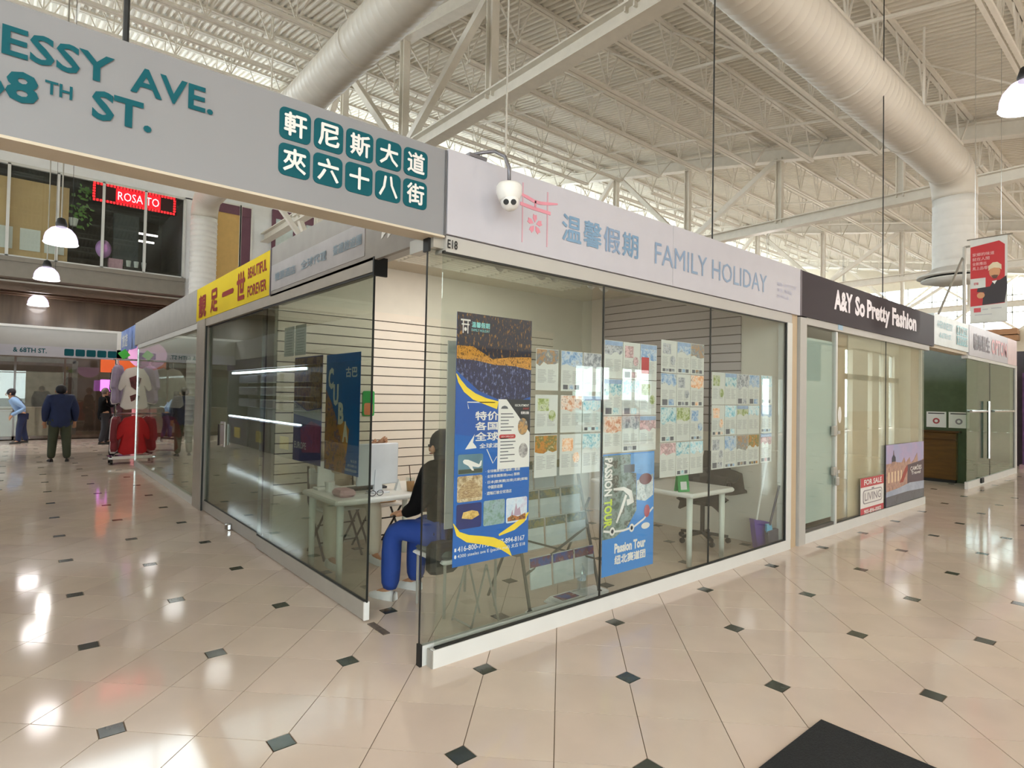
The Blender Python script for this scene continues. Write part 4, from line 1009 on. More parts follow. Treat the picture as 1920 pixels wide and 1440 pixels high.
mb = MB(); fp.ribbon(mb, [(A, .81), (.166, .745), (.237, .707), (.347, .682), (.43, .66), (.5, .63), (.55, .59), (.586, .549)], [.004, .03, .045, .05, .055, .05, .035, .004], .0012, .002); part('yellow_swoosh', mb, M_yel, t)
mb = MB(); fp.ribbon(mb, [(.479, .695), (.602, .73), (.683, .768), (.725, .81)], [.012, .04, .035, .008], .0012, .002); part('yellow_swoosh', mb, M_yel, t)
M_cyan = pbr('cyan_print', '8fd8d8', .4)
text('characters', '温馨假期', M_cyan, fp, .235, .375, 1.985, 2.02, t, .03, .002); text('lettering', 'FAMILY HOLIDAY', M_cyan, fp, .235, .375, 1.962, 1.978, t, .0, .002)
mb = MB(); fp.rect(mb, .17, .176, 1.945, 2.03, .0012, .002); fp.rect(mb, .205, .211, 1.945, 2.03, .0012, .002); fp.rect(mb, .155, .226, 2.02, 2.03, .0012, .002); fp.rect(mb, .162, .218, 1.995, 2.003, .0012, .002); fp.disc(mb, .19, 1.97, .01, .012, .0012, .002, 8); part('gate_emblem', mb, M_white, t)
text('characters', '特价机票', M_white, fp, .275, .64, 1.418, 1.475, t, .03, .003)
text('characters', '各国签证', M_white, fp, .275, .64, 1.358, 1.41, t, .03, .003)
text('characters', '全球酒店', M_white, fp, .275, .64, 1.292, 1.347, t, .03, .003)
text('characters', '全球酒店预订', M_white, fp, .31, .62, 1.247, 1.277, t, .02, .003)
mb = MB(); fp.poly(mb, [(.205, 1.245), (.275, 1.335), (.262, 1.285), (.285, 1.262), (.29, 1.25)], .0012, .002)
fp.ribbon(mb, [(.225, 1.49), (.215, 1.53), (.43, 1.53)], .006, .0012, .002); fp.ribbon(mb, [(.37, 1.24), (.42, 1.15), (.45, 1.19)], .006, .0012, .002); part('white_lines', mb, M_white, t)
for k, (q, u0, u1, v) in enumerate((('· 全球機票預訂服務 | 簽證', .363, .645, 1.09), ('· 全球各國簽證(visa) 服務', .363, .643, 1.058), ('· 日本|歐美團|加東|北歐|郵輪', .363, .712, 1.022), ('中國旅遊團', .384, .50, .992), ('· 遊輪訂艙全球酒店', .363, .576, .955))):
    text('characters', q, M_white, fp, u0, u1, v, v+.022, t, .012, .002)
def pic(u0, u1, v0, v1, mat, label):
    p = part('picture', fp.rrect(MB(), u0, u1, v0, v1, .012, .0006, .0016), mat, t); p['label'] = label; return p
def fit(pts, u0, u1, v0, v1, a0, a1, b0, b1): return [(u0+(u-a0)/(a1-a0)*(u1-u0), v0+(v-b0)/(b1-b0)*(v1-v0)) for u, v in pts]
p = pic(.155, .342, 1.095, 1.215, pbr('print_dusk', '5a7f90', .4, var=.2), 'white airliner taking off on a teal picture')
g0 = lambda pts: fit(pts, .155, .342, 1.095, 1.215, .16, .32, .895, 1.015)
part('airliner', fp.poly(MB(), g0([(.19, .975), (.2, .985), (.225, .982), (.295, .95), (.305, .972), (.312, .972), (.308, .94), (.29, .932), (.25, .94), (.262, .915), (.25, .915), (.225, .945), (.195, .962)]), .0016, .0024), M_white, p)
part('ground', fp.rect(MB(), .16, .337, 1.1, 1.125, .0016, .002), pbr('print_ground', '3c4a40', .5), p)
p = pic(.153, .341, .93, 1.085, photo('rome_print', ['5a4638', 'a8906c', 'd8c8a8', '7a6048'], 18), 'sepia picture of a colonnaded square')
part('arcade', fp.poly(MB(), [(.16, .95), (.16, 1.0), (.2, 1.04), (.245, 1.06), (.29, 1.04), (.335, 1.0), (.335, .95)], .0016, .002), photo('arcade_print', ['6a4c34', 'c8b088', '8a6a48', 'e0d0b0'], 30, (1, 1, 3)), p)
p = pic(.151, .338, .768, .918, pbr('print_night', '1a2a68', .4, var=.2), 'night picture of a lit building on the water')
part('lit_house', fp.poly(MB(), fit([(.18, .65), (.19, .675), (.25, .68), (.29, .672), (.3, .655), (.25, .64)], .19, .32, .82, .875, .18, .3, .64, .68), .0016, .0024), photo('gold_print', ['6a4a20', 'd8b060', 'f0d890'], 30), p)
pic(.354, .523, .765, .92, photo('mountain_print', ['3c5a50', '7a9a8a', '9ab0b8', '50604a'], 16), 'picture of a green peak and stone city')
p = pic(.535, .712, .76, .918, photo('sky_print', ['a8c4e0', 'd8e4f0', 'c8b4cc'], 12), 'picture of pale towers and a crowd')
g1 = lambda pts: fit(pts, .535, .712, .76, .918, .49, .63, .63, .745)
part('towers', fp.poly(MB(), g1([(.52, .66), (.53, .69), (.54, .66), (.555, .72), (.565, .69), (.58, .70), (.59, .66)]), .0016, .002), pbr('print_mauve', 'b49ab0', .5), p)
part('crowd', fp.poly(MB(), g1([(.5, .638), (.5, .655), (.53, .665), (.57, .655), (.62, .668), (.62, .638)]), .0016, .0022), photo('crowd_print', ['5a3020', 'c07a40', '3a2a2a', 'd8a860'], 40), p)
text('lettering', '416-800-7193    647-894-8167', M_white, fp, .165, .696, .635, .668, t, .015, .0011)
text('lettering', '4300 steeles ave E (pacific mall) 太古 E18', M_white, fp, .165, .70, .595, .625, t, .008, .0011)
mb = MB(); fp.rect(mb, .142, .155, .64, .66, .001, .002); fp.disc(mb, .149, .61, .008, .012, .001, .002, 8); part('contact_icon', mb, M_white, t)
# recruitment flyer over the tall poster
t = thing('recruitment_flyer', 'white recruitment flyer with dark corner overlapping the tall blue poster', 'flyer', (.59, .02, 1.05))
fq = FR((0, .0145, .065), (1, 0, 0))
part('sheet', fq.rect(MB(), .455, .722, 1.045, 1.485, -.002, 0), M_white, t)
part('dark_corner', fq.poly(MB(), [(.52, 1.485), (.722, 1.485), (.722, 1.27)], 0, .001), pbr('ink_navy', '262c34', .4), t)
text('lettering', 'RECRUITMENT', M_white, fq, .59, .71, 1.44, 1.455, t, .01, .002); text('lettering', 'EVENT', M_sred, fq, .66, .71, 1.42, 1.432, t, .01, .002); text('characters', '招聘活動', M_white, fq, .64, .71, 1.39, 1.408, t, .01, .002)
part('round_photo', fq.disc(MB(), .66, 1.31, .042, .055, .001, .002), photo('portrait_print', ['8a6a50', 'c89a60', '6a6a6a', 'd8c8b8'], 25), t)
part('round_photo', fq.disc(MB(), .668, 1.155, .038, .048, 0, .002), photo('desk_print', ['4a464a', 'a8a4a4', 'd8d4d0'], 25), t)
part('red_label', fq.rrect(MB(), .465, .6, 1.235, 1.262, .012, 0, .001), M_sred, t); text('lettering', '2024 OPEN DAY', M_white, fq, .48, .585, 1.243, 1.254, t, .0, .002)
part('umbrella_mark', fq.poly(MB(), [(.475, 1.425), (.485, 1.44), (.505, 1.445), (.525, 1.44), (.535, 1.425)], 0, .001), M_dprint, t)
mb = MB()
for i in range(14): fq.rect(mb, .475, .475+random.uniform(.06, .13), 1.39-.021*i if i < 6 else 1.36-.021*i, 1.396-.021*i if i < 6 else 1.366-.021*i, 0, .001)
tag(part('print_lines', mb, M_dprint, t), kind='stuff')
# blank poster back standing behind the tall poster
solo('blank_board', MB().box(.30, .52, .36, .37, .69, 1.93), pbr('blank_back', 'e4e0d8', .5, var=.02), 'blank pale poster back standing behind the tall blue poster', 'board')
# small tour poster
t = thing('tour_poster', 'small blue Passion Tour poster with race track drawing on the middle pane', 'poster', (1.77, .03, .24))
fq = FR((0, .018, 0), (1, 0, 0)); a, b = 1.462, 2.083
part('sheet', fq.rect(MB(), a, b, .245, 1.15, -.003, 0), pbr('tour_blue', '3f86d0', .3, var=.08, scale=2), t)
part('car_photo', fq.poly(MB(), [(a, .52), (a, 1.14), (1.85, 1.14), (1.86, .7), (1.75, .58), (1.6, .52)], 0, .001), photo('track_photo', ['2c3834', '5a6a60', '8a9a94', '4a4238', 'b0bab0'], 9), t)
part('sky_field', fq.poly(MB(), [(1.78, 1.0), (1.78, 1.14), (2.075, 1.14), (2.075, .95)], .001, .0015), pbr('tour_sky', '6aa0d8', .4, var=.15, scale=6), t)
part('dark_block', fq.rect(MB(), 1.7, 1.83, 1.0, 1.06, .0015, .002), M_dprint, t)
part('glass_photo', fq.poly(MB(), [(1.86, .78), (1.86, .93), (2.07, .97), (2.07, .8), (1.97, .76)], .001, .002), photo('silver_photo', ['5a6468', 'a8b4b8', 'd8e0e0', '7a6a64'], 14), t)
part('red_drink', fq.disc(MB(), 1.97, .935, .08, .045, .002, .003), pbr('drink_red', '6a3438', .4), t)
mb = MB(); fq.ribbon(mb, [(1.58, .885), (1.7, .88), (1.78, .84), (1.80, .78), (1.74, .77)], [.015, .03, .05, .06, .05], .002, .003); fq.ribbon(mb, [(1.73, .83), (1.68, .73), (1.62, .63)], [.025, .03, .015], .002, .003); fq.ribbon(mb, [(a+.01, .585), (1.55, .57), (1.7, .562), (1.83, .575), (1.95, .62), (2.07, .70)], .016, .003, .004); part('track_line', mb, M_white, t)
for u, v in ((1.57, .572), (1.8, .57)): part('track_node', fq.disc(MB(), u, v, .03, .032, .004, .005), M_white, t); part('node_centre', fq.disc(MB(), u, v, .015, .016, .005, .006), M_dprint, t)
part('red_pin', fq.disc(MB(), 1.99, .68, .035, .05, .003, .005), pbr('pin_red', 'a84a58', .4), t)
mb = MB(); fq.disc(mb, 1.975, .565, .055, .025, .003, .004); part('pin_ring', mb, M_white, t)
text('lettering', 'PASSION', M_white, fq, 1.475, 1.565, .84, 1.125, t, .04, .004, rot=True)
text('lettering', 'TOUR', pbr('lime', 'c4d84a', .4), fq, 1.475, 1.565, .605, .815, t, .04, .004, rot=True)
text('lettering', 'Passion Tour', M_white, fq, 1.6, 1.98, .40, .475, t, .05, .002); text('characters', '纽北赛道团', M_white, fq, 1.6, 1.98, .315, .385, t, .05, .002)
# posters on the aisle-side glass
fc = FR((.034, 0, 0), (0, -1, 0))
t = thing('travel_poster', 'blue poster with big white letters CUBA on the aisle door', 'poster', (.03, 1.4, .96))
part('sheet', fc.rect(MB(), -1.71, -1.095, .965, 1.875, -.003, 0), pbr('cuba_blue', '0e62ac', .3, var=.05), t)
part('photo', fc.poly(MB(), [(-1.71, .965), (-1.71, 1.6), (-1.6, 1.5), (-1.5, 1.38), (-1.38, 1.2), (-1.3, 1.08), (-1.33, .965)], 0, .001), photo('havana_print', ['3a2c28', '8a6a40', 'b87a3c', '4a4a7a', 'c8a880'], 12), t)
part('orange_wedge', fc.poly(MB(), [(-1.47, 1.32), (-1.36, 1.36), (-1.26, 1.3), (-1.3, 1.1)], .001, .002), pbr('cuba_orange', 'c8873c', .4), t)
for ch, u, v, h in (('C', -1.66, 1.60, .17), ('U', -1.56, 1.47, .17), ('B', -1.46, 1.33, .17), ('A', -1.375, 1.2, .16)): text('letter', ch, pbr('cuba_cream', 'e8e4d4', .4), fc, u, u+.1, v, v+h, t, .05, .003)
text('characters', '古巴', M_white, fc, -1.34, -1.14, 1.69, 1.77, t, .03, .002)
for k in range(3): text('small_print', ('哈瓦那七日遊', '陽光海灘', '温馨假期'), None, fc, 0, 1, 0, 1, t) if False else text('small_print', ('哈瓦那', '陽光海灘七日', '温馨假期旅遊團')[k], M_white, fc, -1.22-.05*k, -1.12, 1.06-.035*k, 1.08-.035*k, t, .0, .002)
t = thing('travel_poster', 'dark mauve poster with evening street photo beside the cuba poster', 'poster', (.03, 2.1, .97))
part('sheet', fc.rect(MB(), -2.42, -1.79, .97, 1.88, -.003, 0), pbr('mauve_poster', '4a4a80', .3, var=.1), t)
part('photo', fc.poly(MB(), [(-2.42, 1.5), (-2.42, 1.87), (-1.79, 1.87), (-1.79, 1.45), (-2.1, 1.42)], 0, .001), photo('street_print', ['3a3038', '6a5050', 'a8845a', '4a4450', 'c8a890'], 8), t)
part('pale_band', fc.poly(MB(), [(-2.42, 1.38), (-2.42, 1.49), (-2.1, 1.41), (-1.79, 1.44), (-1.79, 1.34)], .001, .002), pbr('pale_print', 'c8c4c0', .4), t)
part('rose_patch', fc.poly(MB(), [(-2.2, 1.05), (-2.25, 1.25), (-2.0, 1.33), (-1.8, 1.3), (-1.8, 1.08)], .001, .002), photo('rose_print', ['6a3050', 'a85070', '5a5090'], 9), t)
text('characters', '2019', M_dprint, fc, -2.38, -2.2, 1.43, 1.47, t, .02, .003); text('lettering', 'EUROPE', M_white, fc, -2.38, -2.1, 1.08, 1.14, t, .02, .003)
for i, (u0, u1) in enumerate(((-2.71, -2.45), (-2.43, -2.17))):
    o = solo('notice_sheet', fc.rect(MB(), u0, u1, 1.9, 2.17, -.002, 0), M_paper, ('farther', 'nearer')[i]+' white printed sheet above the posters on the aisle door', 'paper', 'sheets on the aisle door')
    mb = MB()
    for k in range(8): fc.rect(mb, u0+.04, u1-.05, 1.94+.025*k, 1.946+.025*k, 0, .001)
    tag(part('print_lines', mb, M_print, o), kind='stuff')
o = solo('wall_sticker', FR((0, 2.97, 0), (1, 0, 0)).rrect(MB(), .96, 1.10, 1.33, 1.6, .02, 0, .004), pbr('green_sticker', '2f9a4a', .4), 'green and orange card hung on the slatwall', 'card')
part('orange_panel', FR((0, 2.966, 0), (1, 0, 0)).rrect(MB(), .98, 1.08, 1.34, 1.47, .02, 0, .002), pbr('orange_card', 'd8835a', .4), o)

# ---------------------------------------------------------------- furniture inside the corner shop
M_desk = pbr('white_desk', 'eceae4', .35, var=.02); M_leg = pbr('white_leg', 'e2e6de', .4)
def desk(x0, x1, y0, y1, z, label, legs):
    t = thing('desk', label, 'table', ((x0+x1)/2, (y0+y1)/2, 0))
    part('tabletop', MB().cham(x0, x1, y0, y1, z-.045, z, .015), M_desk, t)
    for x, y in legs: part('leg', MB().tube([(x, y, 0), (x, y, z-.045)], [.024, .03], 14), M_leg, t, True)
    return t
desk(.11, 1.2, 1.64, 2.38, .70, 'white desk with round legs behind the aisle door, a monitor on it', [(.18, 1.71), (.18, 2.3), (1.12, 1.71), (1.12, 2.3)])
desk(2.9, 3.66, .19, 1.45, .70, 'white desk behind the small tour poster, with a green stand on it', [(3.0, .28), (3.57, .28), (3.0, 1.36), (3.57, 1.36)])
t = thing('monitor', 'white backed desktop monitor seen from behind on the desk', 'monitor', (.6, 1.9, .70))
part('screen_back', MB().cham(.40, .80, 1.88, 1.91, .765, 1.13, .008), pbr('pale_plastic', 'd6d8dc', .4), t)
part('screen', MB().box(.41, .79, 1.911, 1.914, .78, 1.12), M_black, t)
part('stand', MB().prism([(.56, 1.9, .71), (.64, 1.9, .71), (.63, 1.9, .9), (.57, 1.9, .9)], (0, -.03, 0)), pbr('pale_plastic', 'd6d8dc', .4), t)
part('foot', MB().cham(.52, .68, 1.8, 1.95, .70, .712, .004), pbr('pale_plastic', 'd6d8dc', .4), t)
t = thing('all_in_one_stand', 'white panel stand beside the left end of the desk, near the aisle glass', 'stand', (.3, 2.45, .70))
part('panel', MB().cham(.22, .38, 2.3, 2.32, .72, .95, .006), M_white, t); part('foot', MB().cham(.2, .42, 2.24, 2.36, .70, .72, .005), M_white, t)
t = thing('keyboard', 'dark keyboard lying on the desk in front of the monitor', 'keyboard', (.6, 2.1, .70))
part('tray', MB().cham(.42, .78, 2.04, 2.17, .70, .718, .004), pbr('key_dark', '3a3a3c', .5), t)
for r in range(3): part('key_row', MB().box(.435, .765, 2.055+.036*r, 2.083+.036*r, .718, .724), pbr('key_grey', '5a5a5e', .5), t)
t = thing('eyeglasses', 'dark rimmed eyeglasses lying at the front edge of the desk', 'glasses', (.52, 1.7, .70))
for s in (0, 1): part('rim', MB().tube([(.46+.07*s+.03*math.cos(a), 1.7, .725+.022*math.sin(a)) for a in [i*.5236 for i in range(13)]], .003, 5), M_black, t)
for s in (0, 1): part('temple', MB().bar((.43+.13*s, 1.7, .73), (.44+.12*s, 1.8, .715), .004), M_black, t)
solo('desk_paper', MB().box(.3, .5, 1.72, 1.86, .70, .703), M_paper, 'loose white papers on the desk near the glass', 'paper')
solo('pink_pouch', MB().cham(.2, .34, 1.75, 1.95, .70, .76, .02), pbr('pink_cloth', 'c8a0a4', .7), 'pink pouch on the left end of the desk', 'pouch')
solo('white_cup', MB().lathe([(.035, 0), (.045, .09), (.04, .09)], (.26, 2.12, .70), 14), M_white, 'white paper cup on the left end of the desk', 'cup')
t = thing('iced_coffee', 'clear cup of iced coffee with a dark straw on the desk', 'cup', (.86, 1.76, .70))
part('cup', MB().lathe([(.032, .70), (.042, .82), (.044, .825)], (.86, 1.76, 0), 16, caps=False), M_winglass, t, True)
part('coffee', MB().lathe([(.03, .703), (.039, .79)], (.86, 1.76, 0), 16), pbr('milk_coffee', 'a87848', .3), t, True)
part('straw', MB().tube([(.87, 1.76, .72), (.845, 1.76, .93)], .004, 6), pbr('straw', '4a2c1c', .4), t)
for k, (x, lab) in enumerate(((.80, 'white tent card left of the iced coffee'), (.93, 'white tent card right of the iced coffee'))):
    solo('tent_card', MB().prism([(x-.03, 1.86, .70), (x+.03, 1.86, .70), (x, 1.86, .80)], (0, .04, 0)), M_white, lab, 'card')
solo('tissue_box', MB().cham(.96, 1.08, 1.70, 1.82, .70, .78, .01), pbr('grey_box', 'b8b6b0', .5), 'grey box at the right end of the desk behind the seated visitor', 'box')
t = thing('cardboard_box', 'brown cardboard box standing on the white folding chair', 'box', (1.0, 2.6, .47))
part('carton', MB().box(.82, 1.14, 2.52, 2.75, .47, .62), pbr('carton', 'b98a50', .6, var=.08), t); part('flap', MB().box(.82, 1.14, 2.51, 2.52, .56, .62), pbr('carton_flap', 'a87a44', .6), t)
M_wire = pbr('dark_wire', '2a2826', .4, .4)
def folding_chair(x, y, label, face=1):
    t = thing('folding_chair', label, 'chair', (x, y, 0))
    part('seat', MB().cham(x-.2, x+.2, y-.19, y+.19, .44, .465, .012), M_white, t)
    yb = y+.2*face
    part('backrest', MB().cham(x-.19, x+.19, min(yb, yb+.03*face), max(yb, yb+.03*face), .66, .82, .01), M_white, t)
    for s in (-1, 1):
        part('leg', MB().tube([(x+s*.19, y-.22*face, 0), (x+s*.19, yb, .5), (x+s*.19, yb+.03*face, .84)], .011, 8), M_wire, t)
        part('leg', MB().tube([(x+s*.17, y+.24*face, 0), (x+s*.17, y-.16*face, .44)], .011, 8), M_wire, t)
    for z, yy in ((.15, y-.12*face), (.3, y-.04*face)): part('stretcher', MB().tube([(x-.19, yy, z), (x+.19, yy, z)], .008, 6), M_wire, t)
    return t
folding_chair(1.0, 2.62, 'white and black folding chair behind the desk with a carton on it')
folding_chair(.55, 2.66, 'folding chair under the person behind the monitor')
# visitor's chair
t = thing('visitor_chair', 'pale padded chair with grey seat under the visitor in black', 'chair', (.68, .82, 0))
part('seat', MB().cham(.45, .93, .58, 1.0, .40, .46, .03), pbr('grey_pad', '5e645e', .6), t)
part('seat_rim', MB().cham(.44, .94, .57, 1.01, .375, .405, .02), M_white, t)
part('backrest', MB().prism([(.52, .54, .62), (.92, .50, .62), (.93, .46, .86), (.53, .50, .86)], (.01, -.03, 0)), M_white, t)
for x, y in ((.47, .6), (.91, .58), (.48, .98), (.92, .98)): part('leg', MB().tube([(x, y, 0), (x, y, .39)], .011, 8), M_grayalu, t)
for x in (.55, .9): part('back_post', MB().tube([(x, .56, .42), (x, .50, .7)], .012, 8), M_leg, t)
# folding frame standing behind the tall poster
t = thing('luggage_stand', 'thin grey folding stand on the floor behind the tall blue poster', 'stand', (.62, .42, 0))
for s in (-.1, .12): part('leg', MB().tube([(.5, .42+s, .0), (.62, .42+s, .42)], .008, 6), M_grayalu, t); part('leg', MB().tube([(.74, .42+s, .0), (.62, .42+s, .42)], .008, 6), M_grayalu, t)
part('crossbar', MB().tube([(.5, .32, .02), (.5, .54, .02)], .008, 6), M_grayalu, t)
# brochure rack
t = thing('brochure_rack', 'folding brochure rack of dark bars and clear shelves behind the front glass', 'rack', (1.35, .4, 0))
M_rack = pbr('rack_bar', '6e6a62', .4, .3)
for x in (.98, 1.72):
    part('side_bar', MB().bar((x, .26, .02), (x+.06, .62, 1.10), .02, .015), M_rack, t)
    part('rear_bar', MB().bar((x, .75, .02), (x+.04, .42, .75), .018, .014), M_rack, t)
    part('foot', MB().ball((x, .26, .025), .025, 8, 6), M_black, t)
part('cross_brace', MB().bar((.98, .32, .28), (1.74, .42, .52), .014), M_rack, t); part('cross_brace', MB().bar((1.72, .32, .28), (1.0, .42, .52), .014), M_rack, t)
M_acr = glassmat('clear_acrylic', 'ffffff', .04, .5, .05)
M_broc = [pbr('brochure_a', 'f4f5f6', .4, var=.08, scale=12), pbr('brochure_b', 'eaeced', .4, var=.1, scale=12), photo('brochure_c', ['8a9460', 'b0a070', '6a7a80', 'd0c8a8'], 14), photo('brochure_d', ['2a3a78', '3f5fb0', '8a3a3a', 'c8c8d8'], 10)]
for k, (z, y) in enumerate(((.16, .29), (.42, .38), (.62, .45), (.84, .52))):
    sh = part('shelf', MB().prism([(1.0, y, z), (1.74, y, z), (1.75, y-.02, z+.12), (1.01, y-.02, z+.12)], (0, .006, 0)), M_acr, t); part('shelf_base', MB().box(1.0, 1.74, y, y+.08, z-.01, z), M_acr, sh)
    for i in range(3):
        x = 1.03+.235*i
        b = solo('brochure', MB().prism([(x, y+.02, z+.003), (x+.21, y+.02, z+.003), (x+.215, y+.045, z+.225), (x+.005, y+.045, z+.225)], (0, .01, 0)), M_broc[0] if k in (1, 2) and i < 2 else M_broc[1], 'brochure in the %s shelf from the floor, %s pocket of the clear rack' % (ordn[k], ordn[i]), 'brochure', 'brochures in the rack')
        part('cover_band', MB().prism([(x, y+.035, z+.16), (x+.21, y+.035, z+.16), (x+.214, y+.043, z+.222), (x+.004, y+.043, z+.222)], (0, -.006, 0)), M_broc[3] if k == 0 else M_broc[2], b)
for i, (x, y, w_, d_, z, lab) in enumerate(((1.15, .24, .3, .2, 0, 'loose newspaper spread on the floor at the foot of the rack'), (1.42, .32, .32, .2, 0, 'stack of flat papers on the floor under the rack'), (1.62, .3, .28, .2, 0, 'white papers on the floor under the water bottle'))):
    mb = MB(); n_p = 5 if i else 3
    for k in range(n_p): mb.box(x-w_/2+.01*k, x+w_/2+.008*k, y-d_/2+.006*k, y+d_/2-.005*k, .008*k, .008*k+.007)
    o = solo('paper_stack', mb, M_broc[0], lab, 'papers')
    part('cover_print', MB().box(x-.1, x+.08, y-.05, y+.06, .008*n_p-.001, .008*n_p+.001), M_broc[1+i % 2*2], o)
t = thing('water_bottle', 'clear water bottle with blue label standing on the papers', 'bottle', (1.585, .33, .04))
part('body', MB().lathe([(.033, .04), (.036, .06), (.034, .14), (.036, .19), (.024, .225), (.013, .235), (.013, .25)], (1.585, .33, 0), 16), glassmat('bottle_plastic', 'f2f7fa', .3, .7, .25), t, True)
part('label', MB().lathe([(.0355, .13), (.0362, .185)], (1.585, .33, 0), 16, caps=False), photo('bottle_label', ['2f5aa8', 'e8f0f4', '3f70b8'], 40), t, True)
part('cap', MB().lathe([(.014, .25), (.014, .265)], (1.585, .33, 0), 12), M_white, t)
# items on and round the second desk
t = thing('code_stand', 'green tent stand with a white panel at the corner of the second desk', 'stand', (2.98, .36, .70))
fq = FR((2.90, .34, .70), (.95, -.3, 0), (.02, .12, 1))
part('panel', fq.rect(MB(), 0, .13, 0, .17, 0, .006), pbr('stand_green', '2f9c50', .4), t); part('white_panel', fq.rect(MB(), .03, .10, .02, .095, .006, .008), M_paper, t)
part('rear_leg', MB().prism([(2.93, .40, .70), (3.0, .38, .70), (3.0, .36, .85), (2.93, .38, .85)], (0, .006, 0)), pbr('stand_green', '2f9c50', .4), t)
solo('desk_paper', MB().box(2.95, 3.25, .9, 1.1, .70, .705), M_print, 'grey magazine lying on the second desk', 'paper')
solo('printer', MB().cham(3.3, 3.62, 1.0, 1.35, .70, .86, .02).box(3.34, 3.58, .97, 1.0, .73, .78), pbr('printer_grey', 'a8a8a4', .5), 'grey printer at the back of the second desk', 'printer')
M_jack = pbr('black_jacket', '23221f', .8, var=.15, scale=10)
t = thing('task_chair', 'black task chair on casters pushed behind the second desk', 'chair', (4.0, .75, 0))
part('seat', MB().cham(3.78, 4.22, .55, .98, .43, .5, .04), M_jack, t)
part('backrest', MB().prism([(4.18, .56, .58), (4.18, .96, .58), (4.28, .92, .98), (4.28, .6, .98)], (.035, 0, 0)), M_jack, t)
part('column', MB().tube([(4.0, .76, .1), (4.0, .76, .44)], .025), M_wire, t)
part('armrest', MB().tube([(3.9, .54, .5), (3.88, .52, .66), (4.12, .52, .68), (4.2, .55, .6)], .015, 6), M_wire, t)
for k in range(5):
    a = 2*math.pi*k/5+.3; e = Vector((4.0+.27*math.cos(a), .76+.27*math.sin(a), .07))
    lg = part('base_spoke', MB().bar((4.0, .76, .1), e, .03), M_wire, t); part('caster', MB().lathe([(.028, -.015), (.028, .015)], (e.x, e.y, .028), 10, 'X'), M_black, lg)
# black coat thrown over the chair
g = []
for i in range(9):
    row = []
    for j in range(11):
        u, v = i/8, j/10
        x = 3.75+.58*v+.02*math.sin(7*u+3*v); y = .42+.5*u
        z = .80-.12*abs(u-.5)+.04*math.sin(9*v+4*u)-(.30 if v > .85 else 0)*(.6+.4*u)-(.34*(1-v/.25) if v < .25 else 0)
        row.append((x, y, z))
    g.append(row)
o = solo('coat', MB().sheet(g), M_jack, 'black coat thrown over the task chair behind the second desk', 'coat', smooth=True)
md = o.modifiers.new('thick', 'SOLIDIFY'); md.thickness = .03
o = solo('bag', MB().cham(3.66, 3.95, .62, .85, .52, .80, .05).tube([(3.72, .72, .8), (3.78, .72, .9), (3.84, .72, .9), (3.9, .72, .8)], .012, 6), pbr('dark_bag', '2c2a2a', .6), 'dark bag standing on the task chair under the flyers', 'bag')
folding_chair(3.9, 1.75, 'white folding chair against the back wall near the second desk')
# broom and dustpan
t = thing('dustpan', 'purple standing dustpan with a long white handle in the shop corner', 'dustpan', (4.28, .2, 0))
part('pan', MB().prism([(4.15, .20, .01), (4.33, .15, .01), (4.35, .17, .27), (4.15, .24, .31)], (.03, .07, 0)), pbr('purple_plastic', '6a4aa0', .4), t)
part('lip', MB().prism([(4.14, .16, .01), (4.34, .1, .01), (4.34, .14, .03), (4.15, .2, .03)], (.02, .04, 0)), pbr('purple_dark', '54397f', .4), t)
part('handle', MB().tube([(4.2, .24, .3), (4.33, .2, .93)], .011, 8), M_white, t)
t = thing('broom', 'grey broom with a dark handle and pale blue collar leaning in the corner', 'broom', (4.3, .1, 0))
part('handle', MB().tube([(4.25, .12, .26), (4.33, .06, .68)], .012, 8), pbr('broom_handle', '4a4658', .4), t)
part('collar', MB().prism([(4.19, .12, .19), (4.28, .1, .19), (4.27, .11, .27), (4.21, .13, .27)], (.02, .03, 0)), pbr('sky_plastic', '6ab4dc', .4), t)
part('bristles', MB().prism([(4.2, .09, .0), (4.33, .06, .02), (4.34, .07, .22), (4.19, .11, .2)], (.02, .05, 0)), pbr('bristle_grey', '5a5666', .8, var=.2, scale=30), t)
# track lights under the shop ceiling
t = thing('track_light', 'ceiling track with pale spotlight heads inside the corner shop', 'lamp', (2, .7, 2.6))
part('track', MB().box(.8, 3.0, .68, .71, 2.78, 2.80), M_white, t)
for x in (1.0, 2.9): part('drop_rod', MB().tube([(x, .695, 2.8), (x, .695, 2.97)], .008, 6), M_white, t)
for k, (x, on) in enumerate(((1.02, 1), (1.45, 0), (1.62, 0), (1.88, 1), (2.08, 1), (2.25, 0))):
    a = Vector((x, .69, 2.62)); d = Vector((.25 if k % 2 else -.2, .9, -.45)).normalized()
    h = part('spot_head', MB().tube([a-d*.08, a-d*.02, a+d*.06], [.025, .04, .052], 14), M_white, t, True)
    part('stem', MB().tube([(x, .695, 2.78), a], .008, 6), M_white, t)
    part('bulb_face', MB().tube([a+d*.055, a+d*.062], .047, 14), pbr('spot_face_on', 'fffaf0', .3, emit=14) if on else pbr('spot_face_off', 'd8d8d0', .2), h)
    if on: lamp('spot_light', 'SPOT', a+d*.1, 42, .04, (1, .94, .84), a+d*2, 95)

